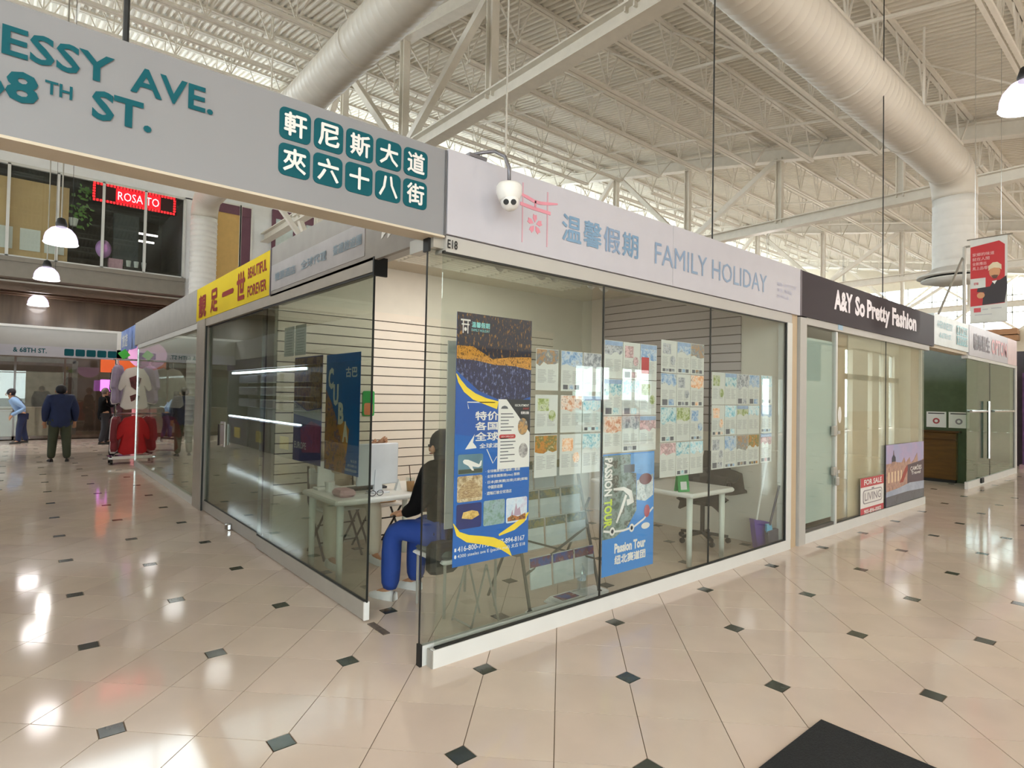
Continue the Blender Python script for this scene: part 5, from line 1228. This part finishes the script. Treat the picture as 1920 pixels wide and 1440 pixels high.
# ---------------------------------------------------------------- entrance mat, clothes rail
solo('entrance_mat', MB().prism([(1.21, -1.632, 0), (2.9, -2.6, 0), (1.9, -4.0, 0), (.0, -3.05, 0), (-.05, -2.35, 0)] if False else [(1.205, -1.63, .0), (.2, -1.62, .0), (.2, -3.4, 0), (1.18, -3.4, 0)], (0, 0, .011)), pbr('black_mat', '1c1e20', .9, var=.35, scale=120, bump=.6), 'black ribbed floor mat at the bottom edge of the walkway', 'mat')
t = thing('clothes_rail', 'chrome wheeled clothes rail beside the far end of the glass', 'rack', (.0, 12.0, 0))
for x in (-.3, .75): part('post', MB().tube([(x, 12.0, .12), (x, 12.0, 2.2)], .022, 8), M_chrome, t)
part('hanging_bar', MB().tube([(-.35, 12.0, 2.2), (.8, 12.0, 2.2)], .02, 8), M_chrome, t); part('hanging_bar', MB().tube([(-.35, 12.0, 1.05), (.8, 12.0, 1.05)], .02, 8), M_chrome, t)
part('base_tray', MB().cham(-.42, .85, 11.75, 12.25, .1, .16, .02), M_chrome, t)
part('base_pad', MB().box(-.35, .2, 11.74, 11.76, .11, .17), M_white, t)
for x in (-.35, .78):
    for y in (11.8, 12.2): part('caster', MB().lathe([(.05, -.02), (.05, .02)], (x, y, .05), 12, 'X'), M_black, t)
def shirt(name, x, y, z, w, h, mat, label, cat, turn=0, group=None, red=None):
    """garment with sleeves on a hanger; top at z"""
    c, s = math.cos(turn), math.sin(turn)
    P = lambda u, d, v: (x+u*c-d*s, y+u*s+d*c, z+v)
    out = [(-.08, 0), (-.24, -.05), (-.33, -.2), (-.40, -.46), (-.33, -.52), (-.27, -.44), (-.33, -h+.06), (-.24, -h-.01), (0, -h+.02), (.26, -h), (.33, -h+.07), (.27, -.44), (.33, -.52), (.40, -.46), (.33, -.2), (.24, -.05), (.08, 0), (0, -.05)]
    k = w/.6
    mb = MB(); mb.prism([P(u*k, -.045, v) for u, v in out], Vector(P(0, .09, 0))-Vector(P(0, 0, 0)))
    o = solo(name, mb, mat, label, cat, group, smooth=True)
    sm = o.modifiers.new('soft', 'BEVEL'); sm.width = .03; sm.segments = 3; sm.limit_method = 'ANGLE'
    hk = MB().tube([P(-.14*k, 0, -.03), P(0, 0, .05), P(.14*k, 0, -.03)], .006, 5).tube([P(0, 0, .05), P(0, 0, .1), P(.03, 0, .13)], .005, 5)
    part('hanger', hk, M_chrome, o)
    return o
M_tee = pbr('white_tee', 'dedad8', .8, var=.04); M_redc = pbr('red_cloth', 'b3121c', .7, var=.12, scale=6); M_lil = pbr('lilac_cloth', 'a89ab8', .8, var=.15)
o = shirt('tee_shirt', .1, 11.78, 2.05, .62, .9, M_tee, 'white tee shirt with a dark red splash print hung at the front of the rail', 'shirt', .12)
ft = FR((.1, 11.73, 2.05), (1, .12, 0))
mb = MB(); ft.poly(mb, [(-.2, -.24), (-.06, -.18), (.0, -.32), (-.06, -.5), (-.16, -.42)], .005, .012); ft.poly(mb, [(-.18, -.62), (-.06, -.57), (-.08, -.7), (-.15, -.74)], .005, .012); part('print', mb, pbr('maroon_print', '5a2a30', .7, var=.5, scale=20), o)
shirt('tee_shirt', .62, 11.84, 2.05, .62, .88, M_tee, 'white tee shirt seen through the end of the glass wall', 'shirt', .1)
for i in range(3): shirt('tee_shirt', -.27, 11.86+.13*i, 2.08-.02*i, .5, .8, (M_lil, M_tee, pbr('navy_cloth', '2c2a44', .8))[i], ('lilac', 'pale', 'navy')[i]+' top packed sideways behind the white tees on the rail', 'shirt', 1.2)
o = shirt('red_jacket', .12, 11.8, 1.02, .68, .82, M_redc, 'bright red jacket on the lower bar of the rail', 'jacket', .1)
o = shirt('red_jacket', .55, 11.86, 1.02, .6, .80, pbr('dark_red_cloth', '8a2430', .7, var=.15), 'dull red jacket behind the end of the glass wall', 'jacket', .1)
for i in range(3): shirt('tracksuit_jacket', -.28, 11.86+.13*i, 1.0, .45, .72+.05*i, (pbr('maroon_cloth', '7a2a34', .8), M_tee, pbr('black_cloth', '1c1a1e', .8))[i], ('maroon', 'cream', 'black')[i]+' track top at the left end of the lower bar', 'jacket', 1.25)
solo('green_tag', FR((-.2, 11.7, 2.3), (.8, 0, .6), (-.6, 0, .8)).rect(MB(), -.08, .08, -.08, .08, 0, .01), pbr('lime_card_glow', '3fae3a', .4, emit=.15), 'bright green diamond card on top of the clothes rail', 'card')  # card colour brightened by a slight glow of its own
solo('pink_disc', FR((.25, 12.6, 2.35), (1, 0, 0)).disc(MB(), .1, .0, .38, .32, 0, .03, 24), pbr('pink_glow', 'e8a8d8', .4, emit=.6), 'pink lit round sign hanging above the clothes rail', 'sign')
# goods behind the long glass wall and in the yellow-signed shop
M_dim = [photo('goods_warm', ['4a3a2a', '8a6a40', 'c8a878', '5a4a44'], 8), photo('goods_dark', ['2c2a30', '4a4450', '6a5a50'], 7), photo('goods_pale', ['8a867c', 'b8b0a0', '6a665c'], 7)]
for k in range(5):
    y = 6.7+.95*k
    t = thing('garment_shelf', 'shelf unit of folded garments, number %s inside the long glass wall' % ordn[k], 'shelf', (3.9, y, 0), 'shelves in the long unit')
    part('frame', MB().box(3.7, 4.35, y-.4, y-.37, 0, 2.1).box(3.7, 4.35, y+.37, y+.4, 0, 2.1).box(4.3, 4.35, y-.4, y+.4, 0, 2.1), M_shopwall, t)
    for q in range(4): part('board', MB().box(3.7, 4.3, y-.37, y+.37, .3+.5*q, .33+.5*q), M_desk, t); part('folded_clothes', MB().cham(3.75, 4.25, y-.32, y+.32, .33+.5*q, .6+.5*q, .03), M_dim[(k+q) % 3], t)
for k in range(3):
    y = 3.55+.85*k
    t = thing('display_cabinet', 'dark display cabinet, number %s inside the yellow signed shop' % ordn[k], 'cabinet', (3.9, y, 0), 'cabinets in the yellow signed shop')
    part('carcass', MB().cham(3.6, 4.35, y-.38, y+.38, 0, .95, .01), pbr('cabinet_dark', '3a322c', .4), t)
    part('shelves', MB().box(4.0, 4.35, y-.38, y+.38, 1.2, 1.23).box(4.0, 4.35, y-.38, y+.38, 1.6, 1.63).box(4.0, 4.35, y-.38, y+.38, 2.0, 2.03), pbr('cabinet_dark', '3a322c', .4), t)
    for q in range(3): part('goods', MB().cham(4.05, 4.3, y-.3, y+.3, 1.23+.4*q, 1.45+.4*q, .02), M_dim[(k+q) % 3], t)

# ---------------------------------------------------------------- opposite kiosk across the aisle (met in the door glass)
struct('wall_opposite', MB().box(-6, -5.9, 0, 16.9, 0, 3).box(-6, -3.05, 0, .1, 0, 3).box(-6, -3.05, 16.8, 16.9, 0, 3), pbr('opposite_wall', '4a4444', .5))
struct('trim_20', MB().box(-3.2, -3.0, 0.1, 16.9, 2.5, 3.05), pbr('opposite_fascia', '8e8c8e', .5))
struct('trim_21', MB().box(-3.12, -3.02, .1, 16.9, 2.2, 2.5), pbr('plum_band', '3c3248', .4))
M_strip = pbr('strip_glow', 'e8f4ff', .3, emit=7); M_goods = photo('shelf_goods', ['1c1a22', '3a3440', '6a6a78', '2a2c34', '8a6a70'], 9)
for k in range(3):
    y = 11.5+2.1*k-.5*(k == 2)*0
    t = thing('display_case', 'lit cosmetics display case, number %s along the opposite kiosk' % ordn[k], 'cabinet', (-3.4, y, 0), 'display cases across the aisle')
    part('base', MB().cham(-3.6, -3.05, y-1, y+1, 0, .78, .01), pbr('plum_base', '3a3050', .4), t)
    part('base_sign', MB().box(-3.05, -3.04, y-.3, y+.3, .2, .5), pbr('gold_sign', 'b09a3a', .4), t)
    part('counter_strip', MB().box(-3.1, -3.04, y-.95, y+.95, .8, .84), M_strip, t)
    part('top_strip', MB().box(-3.2, -3.1, y-.95, y+.95, 2.1, 2.16), M_strip, t)
    for q in range(3): part('shelf', MB().box(-3.6, -3.25, y-1, y+1, 1.1+.35*q, 1.12+.35*q), M_glass, t); part('goods', MB().cham(-3.55, -3.3, y-.9, y+.9, 1.12+.35*q, 1.36+.35*q, .02), M_goods, t)
    part('back_panel', MB().box(-3.65, -3.6, y-1, y+1, .78, 2.2), pbr('case_back', '50505c', .4), t)

for x, y, w in ((2.5, 7.6, 60), (2.5, 9.8, 60), (2.6, 4.5, 14)): lamp('unit_fill_light', 'POINT', (x, y, 2.75), w, .15, (1, .88, .7))  # point lights added to brighten the units, no fixtures modelled
lamp('shop_fill_light', 'AREA', (1.95, 1.75, 2.94), 20, 2.6, (1, .96, .9), size_y=1.5)  # added fill light without a fixture, brightens the corner shop
# ---------------------------------------------------------------- people
M_skin = pbr('skin', 'b98a6a', .5, var=.05); M_hair = pbr('dark_hair', '17141a', .6, var=.2, scale=30); M_navy = pbr('navy_jacket', '1d2a4e', .75, var=.15, scale=5); M_olive = pbr('olive_trousers', '3d4230', .8, var=.1)
M_blackc = pbr('black_coat_cloth', '0f0f10', .9, var=.15, spec=.1); M_bluep = pbr('blue_trousers', '1f3f8c', .75, var=.1); M_shoe = pbr('white_shoe', 'd6d6d2', .5); M_dshoe = pbr('dark_shoe', '262420', .5); M_cream = pbr('cream_trousers', 'cfc6b4', .8, var=.06)
def skin(name, J, edges, rad, mat, parent, sub=1):
    """one continuous surface grown along a skeleton; J: name -> world point"""
    keys = list(J); me = bpy.data.meshes.new(name)
    off = wloc(parent)
    me.from_pydata([Vector(J[k])-off for k in keys], [(keys.index(a), keys.index(b)) for a, b in edges], [])
    o = bpy.data.objects.new(name, me); COL.objects.link(o)
    o.modifiers.new('skin', 'SKIN')
    for i, k in enumerate(keys):
        r = rad[k]; me.skin_vertices[0].data[i].radius = r if isinstance(r, tuple) else (r, r)
    me.skin_vertices[0].data[0].use_root = True
    if sub: ss = o.modifiers.new('sub', 'SUBSURF'); ss.levels = sub; ss.render_levels = sub
    bpy.context.view_layer.update()
    nm = bpy.data.meshes.new_from_object(o.evaluated_get(bpy.context.evaluated_depsgraph_get()))
    bpy.data.objects.remove(o)
    nm.name = name
    nm.polygons.foreach_set('use_smooth', [True]*len(nm.polygons))
    nm.materials.clear(); nm.materials.append(mat)
    q = bpy.data.objects.new(name, nm); COL.objects.link(q); q.parent = parent
    return q
def person(label, loc, face, J, upper, lower, shoe, hair=M_hair, coat_len=.0, hood=False, group=None, k=1.0, long_hair=False):
    k2 = min(k, 1.08)
    """J: joints in the person's own axes (x right, y forward, z up), metres"""
    loc = Vector(loc); ca, sa = math.cos(face), math.sin(face)
    W = {n: loc+Vector((p[0]*ca-p[1]*sa, p[0]*sa+p[1]*ca, p[2]))*1.0 for n, p in J.items()}
    t = thing('person', label, 'person', loc, group)
    r = dict(pel=(.13*k, .11*k), waist=(.125*k, .10*k), chest=(.15*k, .11*k), neckb=.07*k, neck=.052, head=.085, top=.07, shl=.055*k2, shr=.055*k2, ell=.043*k2, elr=.043*k2, wrl=.028, wrr=.028, pml=(.035, .022), pmr=(.035, .022),
             hil=.095*k2, hir=.095*k2, knl=.062*k2, knr=.062*k2, anl=.034, anr=.034, tol=.016, tor=.016)
    E = [('pel', 'waist'), ('waist', 'chest'), ('chest', 'neckb'), ('neckb', 'neck'), ('neck', 'head'), ('head', 'top'), ('chest', 'shl'), ('chest', 'shr'), ('shl', 'ell'), ('shr', 'elr'), ('ell', 'wrl'), ('elr', 'wrr'), ('wrl', 'pml'), ('wrr', 'pmr'),
         ('pel', 'hil'), ('pel', 'hir'), ('hil', 'knl'), ('hir', 'knr'), ('knl', 'anl'), ('knr', 'anr'), ('anl', 'tol'), ('anr', 'tor')]
    body = dict(W)
    for q in ('pel', 'waist', 'chest'): r[q] = (r[q][0]*.86, r[q][1]*.86)
    up = Vector((0, 0, 1)); fw = Vector((-sa, ca, 0)); rt = Vector((ca, sa, 0))
    rr = dict(r)
    for s, sg in (('l', -1), ('r', 1)):
        d = (W['pm'+s]-W['wr'+s]).normalized(); sd = d.cross(fw).normalized() if abs(d.dot(fw)) < .9 else rt
        crl = d.cross(sd).normalized()
        for i, L in enumerate((.066, .075, .07, .055)):
            a = 'f%d%s' % (i, s); b = a+'t'; base = W['pm'+s]+sd*(i-1.5)*.018
            body[a] = base+d*L*.55; body[b] = base+d*L*.9+crl*.018; rr[a] = .0095; rr[b] = .008; E += [('pm'+s, a), (a, b)]
        a = 'th'+s; body[a] = W['wr'+s]+d*.055-sd*.05+crl*.015; rr[a] = .0105; E += [('wr'+s, a)]
    skin('body', body, E, rr, M_skin, t)
    # head details
    h = W['head']; fwd = (W['look']-h).normalized() if 'look' in W else fw
    side = fwd.cross(up).normalized()
    E2 = None
    def sub_(d, keys): return {n: d[n] for n in keys}
    g = 1.22
    ck = ['chest', 'waist', 'pel', 'neckb', 'shl', 'shr', 'ell', 'elr', 'wrl', 'wrr']
    ce_ = [('waist', 'pel'), ('chest', 'waist'), ('chest', 'neckb'), ('chest', 'shl'), ('chest', 'shr'), ('shl', 'ell'), ('shr', 'elr'), ('ell', 'wrl'), ('elr', 'wrr')]
    cj = sub_(W, ck); cr = {n: (tuple(x*g/.86 for x in r[n]) if isinstance(r[n], tuple) else r[n]*1.35*k/k2) for n in ck}
    cr['neckb'] = .085*k; cr['shl'] = cr['shr'] = .105*k; cr['chest'] = (.185*k, .145*k); cr['pel'] = (.175*k, .145*k); cr['wrl'] = cr['wrr'] = .045
    if coat_len: cj['hem'] = W['pel']+Vector((0, 0, -coat_len))+fw*.02; cr['hem'] = (.19*k, .16*k); ce_.append(('pel', 'hem'))
    skin('jacket', cj, ce_, cr, upper, t)
    tk = ['pel', 'hil', 'hir', 'knl', 'knr', 'anl', 'anr']
    tj = sub_(W, tk); tj['anl'] = W['anl']-Vector((0, 0, .025)); tj['anr'] = W['anr']-Vector((0, 0, .025))
    skin('trousers', tj, [('pel', 'hil'), ('pel', 'hir'), ('hil', 'knl'), ('hir', 'knr'), ('knl', 'anl'), ('knr', 'anr')], dict(pel=(.125*k2, .105*k2), hil=.11*k2, hir=.11*k2, knl=.085*k2, knr=.085*k2, anl=.07*k2, anr=.07*k2), lower, t)
    for s in 'lr':
        a, b = W['an'+s], W['to'+s]; d = (b-a); d.z = 0; d = d.normalized(); sd = d.cross(up)
        z0 = loc.z; heel = a-d*.05; heel.z = z0
        L = .25; pts = []
        for q, (f, w_, hh) in enumerate(((0, .032, .07), (.25, .038, .085), (.6, .046, .06), (.9, .038, .04), (1.0, .015, .025))):
            c = heel+d*L*f; pts.append([c-sd*w_, c-sd*w_*.8+up*hh*.8, c+up*hh, c+sd*w_*.8+up*hh*.8, c+sd*w_])
        mb = MB().sheet([[p for p in row] for row in pts]); n0 = len(mb.v)
        mb.add(pts[0], [(0, 1, 2, 3, 4)]); mb.add(pts[-1], [(4, 3, 2, 1, 0)])
        sh = part('shoe', mb, shoe, t, True); sm = sh.modifiers.new('weld', 'WELD'); sm.merge_threshold = .0005; sm = sh.modifiers.new('soft', 'SUBSURF'); sm.levels = sm.render_levels = 1
    hm = MB().ball(h+up*.035-fwd*.02, (.098, .102, .105), 14, 10)
    if long_hair: hm.ball(h-fwd*.055-up*.06, (.095, .085, .17), 14, 10)
    part('hair', hm, hair, t, True)
    if hood: part('collar', MB().ball(W['neckb']+up*.03-fwd*.03, (.11, .1, .07), 12, 8), upper, t, True)
    for s in (-1, 1):
        part('ear', MB().ball(h+side*s*.087-up*.01, (.02, .02, .032), 8, 6), M_skin, t, True)
        part('eye', MB().ball(h+side*s*.033+fwd*.083+up*.01, .011, 8, 6), M_black, t, True)
    part('nose', MB().ball(h+fwd*.095-up*.02, (.015, .02, .024), 8, 6), M_skin, t, True)
    part('mouth', MB().ball(h+fwd*.083-up*.052, (.024, .01, .007), 8, 5), pbr('lips', '9a5a50', .5), t, True)
    return t
def standing(H=1.62, arms=(.06, .02), stride=.0, lean=0):
    s = H/1.7
    J = dict(pel=(0, 0, .92), waist=(0, lean*.3, 1.06), chest=(0, lean*.6, 1.27), neckb=(0, lean, 1.42), neck=(0, lean+.01, 1.48), head=(0, lean+.03, 1.58), top=(0, lean+.02, 1.65),
             shl=(-.19, lean*.8, 1.38), shr=(.19, lean*.8, 1.38), ell=(-.27, -.03, 1.12), elr=(.27, -.03, 1.12), wrl=(-.27, arms[0], .88), wrr=(.27, arms[1], .88), pml=(-.265, arms[0]+.02, .81), pmr=(.265, arms[1]+.02, .81),
             hil=(-.1, 0, .86), hir=(.1, 0, .86), knl=(-.12, .03+stride*.3, .48), knr=(.12, .03-stride*.2, .48), anl=(-.14, stride*.5, .08), anr=(.14, -stride*.5, .08), tol=(-.16, .14+stride*.5, .03), tor=(.16, .14-stride*.5, .03))
    return {k: (x*s, y*s, z*s) for k, (x, y, z) in J.items()}
person('person in bulky navy jacket and olive trousers walking away down the aisle', (-1.165, 12.95, 0), .05, standing(1.62, stride=.1), M_navy, M_olive, M_dshoe, coat_len=.17, hood=True, k=1.38)
J = standing(1.58, (.2, .25), .25); J['wrr'] = (.12, .28, 1.15); J['elr'] = (.24, .08, 1.08); J['pmr'] = (.1, .34, 1.17)
person('person in black coat and trousers standing beside the pink pillar', (.02, 17.4, 0), -1.35, J, M_blackc, pbr('charcoal', '26262c', .8), M_dshoe, pbr('grey_hair', '6a5a54', .6), .2, k=1.05)
J = standing(1.5, (.3, .3), .2, .3)
person('person in a pale blue top bending forward beyond the person in navy', (-1.75, 18.6, 0), 1.6, J, pbr('pale_blue_top', '8fb0d8', .7), M_navy, M_dshoe, k=.95)
# visitor seated with back to the camera side
def seated(zs=.45, s=.95, legs=((-.1, .42), (.12, .36)), arms=((-.12, .34), (.14, .3)), lean=.05):
    J = dict(pel=(0, 0, zs+.1), waist=(0, .0+lean*.3, zs+.25), chest=(0, lean, zs+.45), neckb=(0, lean+.01, zs+.58), neck=(0, lean+.03, zs+.63), head=(0, lean+.055, zs+.73), top=(0, lean+.05, zs+.79),
             shl=(-.17, lean, zs+.54), shr=(.17, lean, zs+.54), ell=(-.24, lean+.08, zs+.3), elr=(.24, lean+.08, zs+.3), wrl=(arms[0][0], arms[0][1], zs+.22), wrr=(arms[1][0], arms[1][1], zs+.22), pml=(arms[0][0], arms[0][1]+.07, zs+.21), pmr=(arms[1][0], arms[1][1]+.07, zs+.21),
             hil=(-.09, .03, zs+.09), hir=(.09, .03, zs+.09), knl=(legs[0][0], legs[0][1], zs+.1), knr=(legs[1][0], legs[1][1], zs+.1), anl=(legs[0][0]-.01, legs[0][1]-.0, .08), anr=(legs[1][0]+.01, legs[1][1]+.02, .08), tol=(legs[0][0]-.02, legs[0][1]+.14, .03), tor=(legs[1][0], legs[1][1]+.16, .03))
    return J
t = person('person in black hooded jacket and blue trousers seated facing the desk', (.66, .83, 0), .32, seated(.44, legs=((-.17, .42), (.1, .40))), M_blackc, M_bluep, M_shoe, hood=True, coat_len=.1, k=1.15, long_hair=True)
part('shoulder_bag', MB().cham(.38, .62, .62, .74, .3, .52, .03), M_jack, t)
J = seated(.46, legs=((-.16, .52), (.2, .40))); J['wrl'] = (-.12, .62, .66); J['pml'] = (-.12, .69, .68); J['ell'] = (-.22, .3, .72)
J['wrr'] = (-.15, .5, 1.08); J['elr'] = (.16, .42, .86); J['pmr'] = (-.2, .56, 1.12)
person('person in pale clothes and white shoes seated behind the monitor, mostly hidden by posters', (.55, 2.68, 0), math.pi, J, pbr('beige_top', 'c4b4a0', .8), M_cream, M_shoe, k=.95)

# ---------------------------------------------------------------- hanging red banner
t = thing('hanging_banner', 'red hanging banner with a bearded man portrait over a white strip', 'banner', (9.97, -.62, 2.9))
d = Vector((0, -1, 0)); fb = FR((9.97, -.385, 0), d)
part('panel', fb.rect(MB(), -.0, .47, 2.9, 4.26, -.01, 0), pbr('banner_white', 'c9cac4', .5), t)
part('red_field', fb.poly(MB(), [(.005, 3.17), (.005, 4.14), (.37, 4.19), (.44, 4.12), (.44, 3.19)], 0, .003), pbr('banner_red', 'b3141a', .45), t)
for k, s in enumerate(('家鄉的味道', '就在人間', '全新推出', '馬上品嚐吧')): text('characters', s, pbr('banner_text', 'd8a8a4', .5), fb, .03, .03+(.28, .22, .18, .24)[k], 3.98-.075*k, 4.035-.075*k, t, .01, .005)
part('white_tag', fb.rect(MB(), .005, .2, 3.46, 3.62, .003, .006), pbr('banner_white', 'c9cac4', .5), t); text('tag_lettering', '好味', M_sred, fb, .05, .11, 3.51, 3.56, t, .02, .008)
part('coat', fb.poly(MB(), [(.16, 3.18), (.17, 3.36), (.25, 3.46), (.30, 3.56), (.38, 3.56), (.46, 3.62), (.47, 3.45), (.44, 3.2)], .003, .006), pbr('coat_print', '241a1e', .5), t)
part('face', fb.disc(MB(), .315, 3.7, .07, .1, .006, .008), pbr('face_print', 'c08a60', .5), t); part('hair', fb.poly(MB(), [(.235, 3.72), (.24, 3.8), (.29, 3.85), (.35, 3.85), (.40, 3.8), (.4, 3.72), (.375, 3.75), (.31, 3.765), (.26, 3.75)], .008, .01), pbr('hair_print', 'cfc0a0', .5), t)
part('beard', fb.poly(MB(), [(.27, 3.64), (.31, 3.65), (.36, 3.64), (.34, 3.59), (.30, 3.59)], .008, .01), pbr('beard_print', '5a3a2a', .5), t); part('collar', fb.poly(MB(), [(.28, 3.55), (.345, 3.56), (.315, 3.50)], .008, .01), M_white, t)
part('hand', fb.disc(MB(), .14, 3.34, .05, .05, .006, .008), pbr('face_print', 'c08a60', .5), t); part('sleeve', fb.poly(MB(), [(.09, 3.40), (.1, 3.46), (.26, 3.47), (.2, 3.38)], .006, .007), pbr('coat_print', '241a1e', .5), t)
part('logo_block', fb.rect(MB(), .05, .14, 3.07, 3.14, 0, .003), M_sred, t)
mb = MB(); fb.rect(mb, .16, .23, 3.10, 3.12, 0, .002); fb.rect(mb, .27, .40, 3.11, 3.125, 0, .002); fb.rect(mb, .06, .28, 3.02, 3.035, 0, .002); part('small_print', mb, M_print, t)
part('top_rod', MB().tube([(9.98, -.34, 4.27), (9.98, -.92, 4.27)], .012, 8), M_chrome, t); part('bottom_rod', MB().tube([(9.98, -.38, 2.9), (9.98, -.86, 2.9)], .008, 8), M_chrome, t)
for y in (-.45, -.78): part('wire', MB().tube([(9.98, y, 4.27), (9.98, y, zd(y)-.05)], .004, 5), M_chrome, t)
t = thing('banner_frame', 'grey banner frame with a slanted stay beside the red banner', 'stand', (11.5, -.1, 3.05))
part('upright', MB().tube([(11.5, .02, 3.02), (11.5, .02, 4.5)], .03, 8), M_grayalu, t); part('crossarm', MB().tube([(11.5, .02, 4.5), (11.5, -.5, 4.5)], .02, 8), M_grayalu, t)
part('stay', MB().tube([(9.9, .05, 3.02), (11.5, .05, 4.3)], .02, 8), M_grayalu, t)
